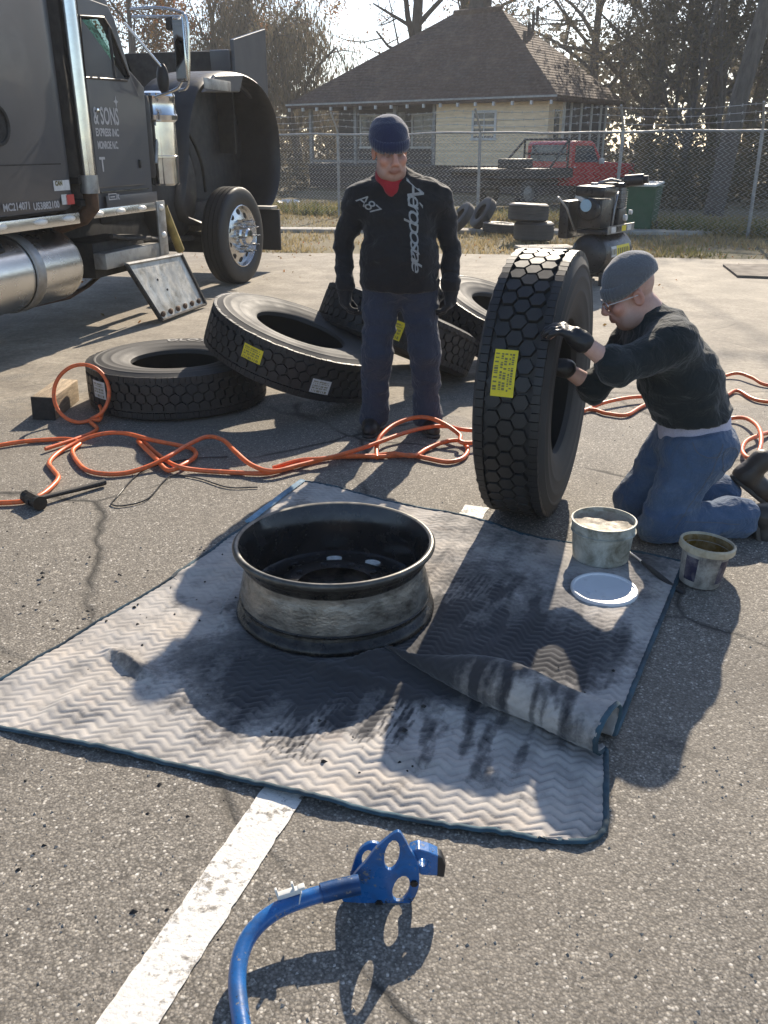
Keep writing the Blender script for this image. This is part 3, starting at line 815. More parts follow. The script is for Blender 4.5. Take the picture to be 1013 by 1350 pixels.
M_pail = pmat('dirty_white_pail', (.46, .43, .38), .5, var=.2, scale=14, dirt=(.06, .05, .045), dirt_amt=.9, dirt_scale=16, dlo=.40)
M_brown = pmat('amber_grease', (.20, .115, .025), .3, var=.5, scale=16, dirt=(.42, .33, .20), dirt_amt=.7, dirt_scale=18, bmp=.4, bscale=30)
M_navy = pmat('navy_label_print', (.018, .017, .05), .5, var=.3, scale=20, dirt=(.35, .32, .3), dirt_amt=.5, dirt_scale=20)
M_rimcream = pmat('cream_pail_rim', (.50, .44, .32), .45, var=.2, scale=20, dirt=(.22, .15, .07), dirt_amt=.7, dirt_scale=22)
c = gp(921, 768)
root = thing('grease_pail', 'small tapered pail with amber grease inside and a torn navy label', 'pail', (c.x, c.y, .004), (0, R(5), R(10)))
mb = MB(); mb.lathe([(0, 0), (.070, 0), (.073, .004), (.086, .135)], 40); mb.build('pail_wall', M_pail, root, 35)
mb = MB(); mb.lathe([(.086, .135), (.099, .137), (.102, .142), (.101, .162), (.097, .166), (.092, .165), (.090, .158)], 40); mb.build('pail_rim', M_rimcream, root, 35)
mb = MB(); mb.lathe([(.090, .158), (.082, .11), (.079, .095), (.05, .088), (0, .09)], 40); mb.build('grease', M_brown, root, 60)
for a0, a1 in ((-78, -5), (-170, -135)):
    mb = MB(); mb.lathe([(.0765, .025), (.0855, .120)], 14, a0=R(a0), a1=R(a1)); mb.build('label', M_navy, root, 60)

c = gp(796, 783)
root = thing('tub_lid', 'round white plastic lid lying upside up on the blanket beside the tub', 'lid', (c.x, c.y, .015), (R(1.5), 0, 0))
M_lid = pmat('white_lid_plastic', (.74, .76, .78), .35, var=.05, scale=9, dirt=(.5, .5, .48), dirt_amt=.3)
mb = MB(); mb.lathe([(0, .006), (.108, .006), (.111, .011), (.118, .012), (.1215, .009), (.122, -.002), (.118, -.004)], 56); mb.build('lid_top', M_lid, root, 30)

a, bq = gp(829, 727, .03), gp(896, 778, .016)
root = thing('pry_tool', 'black handled pry tool lying between the tub and the pail', 'pry tool', (a.x, a.y, 0))
L = bq - a
mb = MB(); mb.tube([Vector((0, 0, .03)) + L * .28, Vector((0, 0, .028)) + L * .5, Vector((0, 0, .024)) + L * .75, Vector((.006, 0, .018)) + L * .9, Vector((.02, .0, .016)) + L], [.007, .010, .011, .011, .009], 10); mb.build('handle', M_blackp, root, 50)
mb = MB(); mb.tube([Vector((0, 0, .032)), Vector((0, 0, .03)) + L * .3], [.006, .0075], 8, flat=.5); mb.build('blade', pmat('bright_steel', (.7, .7, .68), .25, 1.0, var=.1), root, 50)

# blue hooked handle
M_blue = pmat('blue_enamel', (.014, .125, .37), .33, .0, var=.25, scale=7, dirt=(.035, .04, .05), dirt_amt=.75, dirt_scale=16, spec=.6, bmp=.08, coat=.2)
M_bluedk = pmat('scuffed_blue_enamel', (.010, .06, .18), .4, .2, var=.4, scale=14, dirt=(.02, .02, .025), dirt_amt=.7, dirt_scale=10, bmp=.1)
def chips(m, scale, thr, col, amt=1.0):
    nt = m.node_tree; b = nt.nodes['Principled BSDF']; src = b.inputs['Base Color'].links[0].from_socket
    co = coords(nt); k = ramp(nt, noi(nt, co, scale, 7, .75), [(thr, 0.0), (thr + .02, amt)]).outputs[0]
    nt.links.new(mixc(nt, k, src, col), b.inputs['Base Color'])
chips(M_blue, 38, .60, (.22, .21, .20)); chips(M_blue, 22, .61, (.02, .02, .022)); chips(M_bluedk, 40, .58, (.20, .19, .18))
root = thing('jack_handle', 'blue tubular jack handle with a holed yoke lying in front of the blanket', 'jack handle', (0, 1.44, 0))
W = lambda v: Vector(v) - Vector((0, 1.44, 0))
tp = [W(gp(px, py, z)) for px, py, z in ((468, 1168, .080), (440, 1174, .078), (402, 1185, .074), (366, 1200, .070), (338, 1222, .062), (320, 1252, .052), (313, 1292, .042), (318, 1345, .034), (328, 1400, .03), (345, 1470, .028))]
mb = MB(); mb.tube(bezier_pts(tp, 7), .0175, 18); mb.build('tube', M_blue, root, 60)
sl = [W(gp(px, py, z)) for px, py, z in ((474, 1166, .082), (450, 1171, .080), (424, 1178, .077))]
mb = MB(); mb.tube(bezier_pts(sl, 5), .021, 18); mb.build('sleeve', M_bluedk, root, 40)
yoke = [(452, 1176), (470, 1150), (483, 1136), (493, 1122), (508, 1108), (525, 1097), (534, 1108), (541, 1121), (547, 1130), (552, 1142), (553, 1165), (549, 1180), (541, 1192), (530, 1197), (515, 1195), (490, 1192), (462, 1190), (452, 1188)]
holes = [[(517 + 10 * math.cos(t) + 3 * math.sin(t), 1128 - 20 * math.sin(t)) for t in np.linspace(0, 2 * math.pi, 14, endpoint=False)],
         [(529 + 11 * math.cos(t) + 4 * math.sin(t), 1172 - 17 * math.sin(t)) for t in np.linspace(0, 2 * math.pi, 14, endpoint=False)]]
def plate_with_holes(name, outer, hls, y0, th, m, lean=0.0, bev=.0015):
    bm = bmesh.new()
    def loop(pts):
        vs = [bm.verts.new(W(yp(px, py, y0))) for px, py in pts]
        return [bm.edges.new((vs[i], vs[(i + 1) % len(vs)])) for i in range(len(vs))]
    es = loop(outer)
    for h in hls: es += loop(h)
    bmesh.ops.triangle_fill(bm, use_beauty=True, edges=es)
    r = bmesh.ops.extrude_face_region(bm, geom=list(bm.faces))
    for v in r['geom']:
        if isinstance(v, bmesh.types.BMVert): v.co.y += th
    bmesh.ops.recalc_face_normals(bm, faces=bm.faces)
    me = bpy.data.meshes.new(name); bm.to_mesh(me); bm.free(); me.materials.append(m)
    o = link(bpy.data.objects.new(name, me), root)
    bv = o.modifiers.new('edge', 'BEVEL'); bv.width = bev; bv.segments = 2; bv.limit_method = 'ANGLE'
    return o
yo = [(p.x, p.y) for p in bezier_pts([(a, b, 0) for a, b in yoke], 3, True)]
plate_with_holes('yoke_plate', yo, holes, 1.425, .010, M_blue)
back = [(p.x, p.y) for p in bezier_pts([(a, b, 0) for a, b in [(462, 1162), (467, 1136), (475, 1120), (488, 1112), (500, 1114), (506, 1124), (504, 1142), (498, 1156), (494, 1170), (476, 1172)]], 4, True)]
plate_with_holes('yoke_plate', back, [[(486 + 9 * math.cos(t), 1134 - 13 * math.sin(t)) for t in np.linspace(0, 2 * math.pi, 12, endpoint=False)]], 1.472, .010, M_blue)
mb = MB()
for q in ((466, 1170), (500, 1186), (546, 1160)):
    p = W(yp(q[0], q[1], 1.433)); mb = MB(); mb.cyl(p, p + Vector((0, .042, 0)), .009, .009, 12)
    mb.build('yoke_spacer', M_bluedk, root, 40)
    mb = MB(); mb.cyl(p - Vector((0, .013, 0)), p - Vector((0, .004, 0)), .0085, .0085, 6); mb.build('bolt_head', M_iron, root, 20)
hookp = [(540, 1124), (552, 1120), (566, 1124), (578, 1129), (577, 1155), (556, 1154), (546, 1146)]
plate_with_holes('hook_arm', hookp, [[(558 + 6 * math.cos(t), 1138 - 6 * math.sin(t)) for t in np.linspace(0, 2 * math.pi, 12, endpoint=False)]], 1.437, .03, M_blue, bev=.004)
hk = [(576, 1128), (583, 1131), (588, 1143), (586, 1158), (575, 1156)]
plate_with_holes('hook_tip', hk, [], 1.439, .026, M_blackp, bev=.004)
# white plastic cable mount with two prongs, strapped to the tube
M_whp = pmat('white_nylon', (.70, .69, .64), .45, var=.08)
c = W(gp(381, 1177, .096)); xr = Matrix.Rotation(R(17), 3, 'Y').to_3x3() @ Matrix.Rotation(R(4), 3, 'Z')
mount = bpy.data.objects.new('cable_mount', None)
mb = MB(); mb.M = Matrix.Translation(c) @ Matrix.Rotation(R(-12), 4, 'Y') @ Matrix.Rotation(R(12), 4, 'Z')
mb.box((0, 0, 0), (.050, .014, .012), None, .002); mb.box((-.023, 0, .013), (.005, .009, .016), None, .002); mb.box((.012, 0, .014), (.005, .009, .02), None, .002); mb.box((.028, 0, .004), (.014, .014, .008), None, .002)
for k in range(4): mb.cyl((-.015 + k * .009, -.0071, 0), (-.015 + k * .009, -.0074, 0), .0022, .0022, 8)
mo = mb.build('cable_mount', M_whp, root, 30)
mb = MB(); p0 = W(gp(395, 1185, .074)); pts = []
for k in range(17):
    t = 2 * math.pi * k / 16; pts.append(p0 + Vector((.004 * math.sin(t), .019 * math.cos(t), .019 * math.sin(t))))
mb.tube(pts, .0035, 6, flat=.5); mb.build('strap', M_whp, mo, 60)

# steel sheet lying far right
q = [gp(953, 351), gp(972, 366), gp(1075, 370), gp(1075, 351)]
V = [(p.x, p.y, z) for z in (.004, .03) for p in q]
o = mesh_obj('steel_sheet', V, [(3, 2, 1, 0), (4, 5, 6, 7), (0, 1, 5, 4), (1, 2, 6, 5), (2, 3, 7, 6), (3, 0, 4, 7)], pmat('mill_scale_steel', (.15, .125, .10), .95, .0, var=.3, scale=3, dirt=(.05, .045, .04), dirt_amt=.5, dirt_scale=2), None, None)
tag(o, 'flat steel sheet lying on the asphalt at the right edge', 'steel sheet')
# ================================================================== PEOPLE (one continuous surface per body, clothes as children)
def surface_nets(f, lo, h):
    s = f < 0
    nx, ny, nz = f.shape
    def sub(a, i, j, k): return a[i:nx - 1 + i, j:ny - 1 + j, k:nz - 1 + k]
    cnt = np.zeros((nx - 1, ny - 1, nz - 1), np.int8)
    for i in (0, 1):
        for j in (0, 1):
            for k in (0, 1): cnt += sub(s, i, j, k)
    act = (cnt > 0) & (cnt < 8)
    ci = np.argwhere(act); n = len(ci)
    idx = -np.ones(act.shape, np.int64); idx[act] = np.arange(n)
    acc = np.zeros((n, 3)); num = np.zeros(n)
    cor = [(i, j, k) for i in (0, 1) for j in (0, 1) for k in (0, 1)]
    vals = {c: f[ci[:, 0] + c[0], ci[:, 1] + c[1], ci[:, 2] + c[2]] for c in cor}
    for a in cor:
        for ax in range(3):
            if a[ax]: continue
            b = list(a); b[ax] = 1; b = tuple(b)
            fa, fb = vals[a], vals[b]; m = (fa < 0) != (fb < 0)
            t = np.where(m, fa / np.where(m, fa - fb, 1), 0)
            p = np.tile(np.array(a, float), (n, 1)); p[:, ax] += t
            acc[m] += p[m]; num[m] += 1
    V = lo + (ci + acc / num[:, None]) * h
    F = []
    for ax in range(3):
        u, v = (ax + 1) % 3, (ax + 2) % 3
        A = np.take(s, range(s.shape[ax] - 1), ax); B = np.take(s, range(1, s.shape[ax]), ax)
        e = np.argwhere(A != B)
        e = e[(e[:, u] > 0) & (e[:, v] > 0) & (e[:, u] < s.shape[u] - 1) & (e[:, v] < s.shape[v] - 1)]
        inside = A[e[:, 0], e[:, 1], e[:, 2]]
        q = []
        for du, dv in ((1, 1), (0, 1), (0, 0), (1, 0)):
            c = e.copy(); c[:, u] -= du; c[:, v] -= dv
            q.append(idx[c[:, 0], c[:, 1], c[:, 2]])
        q = np.stack(q, 1); q = np.where(inside[:, None], q, q[:, ::-1]); F.append(q)
    return V, np.concatenate(F)

class SDF:
    def __init__(s): s.p = []
    def cap(s, a, b, ra, rb=None, k=.03, col=None, flat=None):
        s.p.append(('cap', np.array(a, float), np.array(b, float), ra, ra if rb is None else rb, k, col, flat)); return s
    def ell(s, c, r, k=.02, rot=None, col=None, sub=False):
        s.p.append(('sub' if sub else 'ell', np.array(c, float), np.array(r, float), np.eye(3) if rot is None else np.array(rot), None, k, col, None)); return s
    def plane(s, c, n):
        """keep what lies on the side n points away from"""
        s.p.append(('pl', np.array(c, float), np.array(n, float) / np.linalg.norm(n), None, None, 0, None, None)); return s
    def d(s, q, P):
        if q[0] == 'cap':
            a, b, ra, rb = q[1:5]; ab = b - a; L2 = ab @ ab
            pa = P - a; t = np.clip((pa @ ab) / max(L2, 1e-9), 0, 1)
            dv = pa - t[..., None] * ab
            if q[7] is not None:
                ax, sc = q[7]; ax = np.array(ax, float); ax /= np.linalg.norm(ax)
                dv = dv + (dv @ ax)[..., None] * ax * (1 / sc - 1)
            return np.linalg.norm(dv, axis=-1) - (ra + (rb - ra) * t)
        if q[0] in ('ell', 'sub'):
            p = (P - q[1]) @ q[3]; r = q[2]
            k0 = np.linalg.norm(p / r, axis=-1); k1 = np.linalg.norm(p / r ** 2, axis=-1)
            return k0 * (k0 - 1) / np.maximum(k1, 1e-6)
        return (P - q[1]) @ q[2]
    def bb(s, q):
        if q[0] == 'cap':
            m = max(q[3], q[4]) * (max(1, q[7][1]) if q[7] is not None else 1) * 1.05
            return np.minimum(q[1], q[2]) - m, np.maximum(q[1], q[2]) + m
        m = np.max(q[2]); return q[1] - m, q[1] + m
    def mesh(s, h):
        bbs = [s.bb(q) for q in s.p if q[0] != 'pl' and q[0] != 'sub']
        lo = np.min([b[0] for b in bbs], 0) - 4 * h - .012; hi = np.max([b[1] for b in bbs], 0) + 4 * h + .012
        n = np.ceil((hi - lo) / h).astype(int) + 1
        f = np.full(n, 1.0, np.float32)
        ax = [lo[i] + h * np.arange(n[i]) for i in range(3)]
        for q in s.p:
            if q[0] == 'pl': a = np.zeros(3, int); b = n
            else:
                b0, b1 = s.bb(q); m = q[5] + 4 * h + .005
                a = np.maximum(0, np.floor((b0 - m - lo) / h)).astype(int); b = np.minimum(n, np.ceil((b1 + m - lo) / h).astype(int) + 1)
                if (b <= a).any(): continue
            P = np.stack(np.meshgrid(ax[0][a[0]:b[0]], ax[1][a[1]:b[1]], ax[2][a[2]:b[2]], indexing='ij'), -1)
            d = s.d(q, P); sl = tuple(slice(a[i], b[i]) for i in range(3)); g = f[sl]; k = max(q[5], 1e-4)
            if q[0] == 'pl': f[sl] = np.maximum(g, d)
            elif q[0] == 'sub':
                e = -d; hh = np.maximum(k - np.abs(g - e), 0) / k; f[sl] = np.maximum(g, e) + hh * hh * k * .25
            else:
                hh = np.maximum(k - np.abs(g - d), 0) / k; f[sl] = np.minimum(g, d) - hh * hh * k * .25
        return surface_nets(f, lo, h)
    def colours(s, V, base, soft=.006):
        W = np.zeros(len(V)); C = np.zeros((len(V), 3))
        for q in s.p:
            if q[0] == 'pl' or q[6] == 0: continue
            d = np.abs(s.d(q, V)) if q[0] == 'sub' else np.maximum(s.d(q, V), 0)
            col = np.array(base if q[6] is None else q[6]); w = np.exp(-d / soft) * (1.0 if q[6] is None else 2.2)
            W += w; C += w[:, None] * col
        return C / np.maximum(W, 1e-9)[:, None]

def cloth_mat(name, col, rough=.85, weave=220, wst=.25, var=.18, dirt=None, dirt_amt=.4, fold=.35, sheen=.2):
    m, nt, b = _nt(name)
    co = coords(nt)
    f = noi(nt, co, 5, 6, .6)
    c = ramp(nt, f, [(.3, tuple(x * (1 - var) for x in col)), (.7, tuple(x * (1 + var) for x in col))]).outputs[0]
    if dirt is not None:
        c = mixc(nt, ramp(nt, noi(nt, co, 8, 7, .7), [(.5, 0.0), (.72, dirt_amt)]).outputs[0], c, dirt)
    c = mixc(nt, ramp(nt, noi(nt, co, weave, 2), [(.35, 0.0), (.7, .3)]).outputs[0], c, tuple(min(1, x * 1.8) for x in col))
    nt.links.new(c, b.inputs['Base Color'])
    b.inputs['Roughness'].default_value = rough; b.inputs['Specular IOR Level'].default_value = .25
    b.inputs['Sheen Weight'].default_value = sheen
    w = noi(nt, coords(nt, (1, 1, 1.0)), 16, 5, .55, .8)
    h = mth(nt, 'ADD', mth(nt, 'MULTIPLY', w, fold * 3), mth(nt, 'MULTIPLY', noi(nt, co, weave, 2), wst * .25))
    bump(nt, b, h, .8, .02)
    return m
def skin_mat():
    m, nt, b = _nt('skin')
    at = N(nt, 'Attribute', attribute_name='tint'); co = coords(nt)
    c = mixc(nt, ramp(nt, noi(nt, co, 45, 5), [(.35, 0.0), (.75, .28)]).outputs[0], at.outputs['Color'], (.26, .09, .06))
    nt.links.new(c, b.inputs['Base Color']); b.inputs['Roughness'].default_value = .5
    b.inputs['Subsurface Weight'].default_value = .08; b.inputs['Subsurface Radius'].default_value = (.01, .004, .002)
    bump(nt, b, noi(nt, co, 150, 4), .12, .003)
    return m
M_skin = skin_mat()
M_jersey = cloth_mat('black_jersey_knit', (.0125, .0125, .0135), .8, fold=.3, dirt=(.04, .037, .033), dirt_amt=.3)
M_jeans1 = cloth_mat('dark_denim', (.030, .038, .060), .85, fold=.45, dirt=(.055, .058, .066), dirt_amt=.4)
M_jeans2 = cloth_mat('blue_denim', (.060, .098, .165), .85, fold=.5, dirt=(.16, .20, .27), dirt_amt=.5)
M_sweat2 = cloth_mat('dark_green_black_cotton', (.012, .017, .018), .85, fold=.4)
M_beanie1 = cloth_mat('navy_knit', (.018, .024, .06), .95, 160, .8, fold=.05, sheen=.5)
M_beanie2 = cloth_mat('grey_knit', (.10, .105, .115), .95, 160, .8, fold=.05, sheen=.5)
M_red = cloth_mat('red_cotton', (.32, .018, .028), .8, fold=.1)
M_lav = cloth_mat('pale_lavender_cotton', (.46, .44, .52), .85, fold=.4)
M_glove = pmat('black_nitrile', (.014, .014, .015), .38, var=.3, scale=30, bmp=.35, bscale=60, rvar=.1)
M_glove1 = cloth_mat('black_work_glove', (.014, .014, .015), .8, fold=.25)
M_boot = pmat('black_leather', (.018, .016, .015), .45, var=.4, scale=16, dirt=(.06, .05, .042), dirt_amt=.4, bmp=.2)
M_sole = pmat('boot_sole_rubber', (.03, .028, .026), .7, var=.3, dirt=(.15, .13, .11), dirt_amt=.6)
M_bootbr = pmat('brown_leather', (.030, .021, .016), .5, var=.4, scale=16, dirt=(.08, .06, .045), dirt_amt=.5, bmp=.2)
M_seam = pmat('denim_thread', (.10, .11, .13), .8, var=.2)
M_wire = pmat('spectacle_metal', (.6, .6, .6), .25, 1.0, var=.1)
M_print = pmat('grey_flock_print', (.34, .34, .33), .8, var=.25, scale=60)
def glass_mat(name, col=(1, 1, 1), rough=.02, alpha=.22):
    m, nt, b = _nt(name)
    t = N(nt, 'BsdfTransparent'); g = N(nt, 'BsdfGlossy'); t.inputs[0].default_value = (*col, 1); g.inputs['Roughness'].default_value = rough
    mx = N(nt, 'MixShader', Fac=alpha); nt.links.new(t.outputs[0], mx.inputs[1]); nt.links.new(g.outputs[0], mx.inputs[2])
    nt.links.new(mx.outputs[0], nt.nodes['Material Output'].inputs[0]); nt.nodes.remove(b)
    return m
M_lens = glass_mat('spectacle_lens', (.95, .97, .97), .02, .12)

def sdf_obj(s, h, name, m, parent, off=(0, 0, 0), crumple=0.0, cs=9.0, tint=None, smooth_it=1):
    V, F = s.mesh(h)
    col = s.colours(V, tint) if tint is not None else None
    if crumple:
        # folds: directional noise pushed along the rough outward direction
        e = np.concatenate([F[:, [0, 1]], F[:, [1, 2]], F[:, [2, 3]], F[:, [3, 0]]])
        nrm = np.zeros_like(V); fn = np.cross(V[F[:, 2]] - V[F[:, 0]], V[F[:, 3]] - V[F[:, 1]])
        for k in range(4): np.add.at(nrm, F[:, k], fn)
        nrm /= np.linalg.norm(nrm, axis=1, keepdims=True) + 1e-12
        nv = np.array([noise.fractal(Vector((p[0] * cs, p[1] * cs, p[2] * cs * 1.5)), 1, 2, 3) + .8 * (1 - 2 * abs(noise.noise(Vector((p[0] * cs * .8 + 7, p[1] * cs * .8, p[2] * cs * 1.9))))) for p in V])
        V = V + nrm * (nv * crumple)[:, None]
    o = mesh_obj(name, V - np.array(off), F, m, parent, 180)
    if col is not None:
        a = o.data.attributes.new('tint', 'FLOAT_COLOR', 'POINT')
        a.data.foreach_set('color', np.concatenate([col, np.ones((len(V), 1))], 1).astype(np.float32).reshape(-1))
    return o

def head_frame(c, yaw, pitch, roll=0.0, sc=1.0):
    """local: face looks along -Y, X to the face's own left on our right"""
    Mx = Matrix.Translation(Vector(c)) @ Matrix.Rotation(yaw, 4, 'Z') @ Matrix.Rotation(pitch, 4, 'X') @ Matrix.Rotation(roll, 4, 'Y') @ Matrix.Scale(sc, 4)
    Rm = (Matrix.Rotation(yaw, 3, 'Z') @ Matrix.Rotation(pitch, 3, 'X') @ Matrix.Rotation(roll, 3, 'Y'))
    f = lambda x, y, z: np.array(Mx @ Vector((x, y, z)))
    return f, np.array(Rm), sc
def add_head(s, hf, skin, stub, heavy=False):
    f, Rm, sc = hf; e = lambda c, r, **k: s.ell(f(*c), np.array(r) * sc, rot=Rm, **k)
    lip = (skin[0] * .72, skin[1] * .48, skin[2] * .45); dark = (.02, .014, .012); red = (skin[0] * 1.0, skin[1] * .78, skin[2] * .72)
    e((0, .012, .055), (.074, .094, .088), k=.02)
    e((0, -.025, -.035), (.060 if not heavy else .066, .064, .072), k=.03, col=None)
    e((0, -.052, -.088), (.030, .028, .024), k=.03, col=stub)
    for sx in (-1, 1):
        e((sx * .043, -.032, -.072), (.024, .04, .028), k=.03, col=stub)
        e((sx * .044, -.068, -.012), (.021, .020, .020), k=.025, col=red)
        e((sx * .031, -.086, .018), (.0165, .020, .0125), k=.012, sub=True, col=(skin[0] * .6, skin[1] * .5, skin[2] * .5))
        e((sx * .031, -.0765, .017), (.0125, .0125, .0105), k=.004, col=(.35, .30, .28))
        e((sx * .030, -.0875, .015), (.005, .003, .005), k=.002, col=dark)
        s.cap(f(sx * .045, -.083, .026), f(sx * .018, -.0905, .025), .0055 * sc, .006 * sc, .006, col=(skin[0] * .75, skin[1] * .65, skin[2] * .6))
        s.cap(f(sx * .050, -.080, .040), f(sx * .018, -.093, .037), .0055 * sc, .006 * sc, .008, col=(.05, .035, .028))
        e((sx * .011, -.104, -.022), (.0085, .010, .0075), k=.008, col=red)
        e((sx * .077, .012, .004), (.010, .022, .033), k=.01, col=red)
        e((sx * .083, .008, .006), (.006, .010, .018), k=.006, sub=True, col=(skin[0] * .6, skin[1] * .45, skin[2] * .42))
        s.cap(f(sx * .020, -.094, -.030), f(sx * .034, -.078, -.062), .004 * sc, .004 * sc, .012, col=(skin[0] * .8, skin[1] * .7, skin[2] * .68))
    s.cap(f(0, -.090, .025), f(0, -.113, -.014), .009 * sc, .0125 * sc, .014, col=red)
    e((0, -.080, -.048), (.030, .020, .016), k=.014, col=stub)
    e((0, -.0945, -.0505), (.021, .008, .0055), k=.006, col=lip)
    e((0, -.0925, -.0615), (.018, .009, .0065), k=.006, col=lip)
    s.cap(f(-.022, -.097, -.0558), f(.022, -.097, -.0558), .0022 * sc, .0022 * sc, .003, col=(.05, .02, .02))
def add_hand(s, wrist, fdir, palm_n, length=.175, curl=.5, spread=.10, r=1.0, thumb=1, k=.008, col=None):
    """palm + four unequal bent fingers + a thumb from the side of the palm"""
    w = np.array(wrist, float); fd = np.array(fdir, float); fd /= np.linalg.norm(fd)
    pn = np.array(palm_n, float); pn -= fd * (pn @ fd); pn /= np.linalg.norm(pn); sd = np.cross(fd, pn)
    L = length; pl = L * .50
    for i, t in enumerate((-.030, -.010, .010, .030)):
        kn = w + fd * (pl * (1 - .06 * abs(i - 1.3))) + sd * t * (L / .18)
        s.cap(w + fd * .012 + sd * t * .6, kn, .0135 * r, .0115 * r, .014, col)
        fl = L * (.40, .46, .44, .35)[i]; p = kn; a = 0.25 * curl; dirv = fd + sd * (t * spread * 10)
        dirv /= np.linalg.norm(dirv)
        for sg, fr in enumerate((.45, .31, .24)):
            a += curl * (.55, .75, .5)[sg]
            q = p + (dirv * math.cos(a) + pn * math.sin(a)) * fl * fr
            s.cap(p, q, (.0095, .0088, .0080)[sg] * r, (.0088, .0080, .0070)[sg] * r, .004, col); p = q
    b = w + fd * .02 + sd * -.028 * thumb; d1 = fd * .65 - sd * .62 * thumb + pn * .35; d1 /= np.linalg.norm(d1)
    d2 = fd * .9 - sd * .15 * thumb + pn * .45 * (1 + curl); d2 /= np.linalg.norm(d2)
    m = b + d1 * L * .28; m2 = m + d2 * L * .19; m3 = m2 + d2 * L * .14
    s.cap(b, m, .0145 * r, .0115 * r, .012, col); s.cap(m, m2, .0105 * r, .0095 * r, .005, col); s.cap(m2, m3, .0095 * r, .0078 * r, .004, col)

def beanie(hf, m, parent, off, slouch=0.0, cuff=.006):
    f, Rm, sc = hf
    s = SDF()
    s.ell(f(0, .014, .060), np.array((.088, .104, .092)) * sc, rot=Rm, k=.01)
    s.ell(f(0, .034 + slouch * .4, .100 + slouch), np.array((.078, .085, .058)) * sc, rot=Rm, k=.05)
    n = np.array(Rm) @ np.array((0, .22, -1.0))
    s.plane(f(0, -.08, .030 + .005), n)
    o = sdf_obj(s, .0045, 'beanie', m, parent, off, .0022, 14)
    V = []; F = []; nsg = 160
    for i in range(nsg):
        t = 2 * math.pi * i / nsg
        for z, rr in ((.031, .988), (.028, 1.06), (.048, 1.105), (.072, 1.085), (.081, 1.02), (.076, .93)):
            rib = 1 + .011 * math.sin(t * 40)
            x = .088 * rr * rib * math.cos(t); y = .014 + .106 * rr * rib * math.sin(t)
            zz = z + .22 * (y + .08) * 1.0 - .006 + .004 * math.sin(t * 3)
            kk = math.sqrt(max(.05, 1 - ((zz - .066) / .098) ** 2)) if zz > .066 else 1
            V.append(f(x * kk, .014 + (y - .014) * kk, zz) - np.array(off))
    for i in range(nsg):
        j = (i + 1) % nsg
        for q in range(5): F.append((i * 6 + q, j * 6 + q, j * 6 + q + 1, i * 6 + q + 1))
    mesh_obj('cuff', V, F, m, o, 180)
    return o

def boot(name, heel, toe, up, parent, off, m, msole):
    heel = np.array(heel, float); toe = np.array(toe, float); d = toe - heel; L = np.linalg.norm(d); d /= L
    up = np.array(up, float); up -= d * (up @ d); up /= np.linalg.norm(up)
    s = SDF()
    s.cap(heel + d * .05 + up * .045, heel + d * .055 + up * .14, .047, .050, .03)
    s.cap(heel + d * .045 + up * .042, heel + d * (L * .55) + up * .045, .042, .045, .03)
    s.cap(heel + d * (L * .55) + up * .042, heel + d * (L - .05) + up * .034, .046, .040, .03)
    s.plane(heel + up * .014, -up)
    o = sdf_obj(s, .006, name, m, parent, off, .001, 20)
    s = SDF(); sd = np.cross(d, up)
    for a, b, r in ((.04, .1, .040), (.1, L * .6, .038), (L * .6, L - .045, .047)):
        s.cap(heel + d * a + up * .012, heel + d * b + up * .012, r, r if b < L * .7 else .042, .02)
    s.plane(heel + up * .020, up); s.plane(heel, -up)
    sdf_obj(s, .006, 'sole', msole, o, off)
    return o

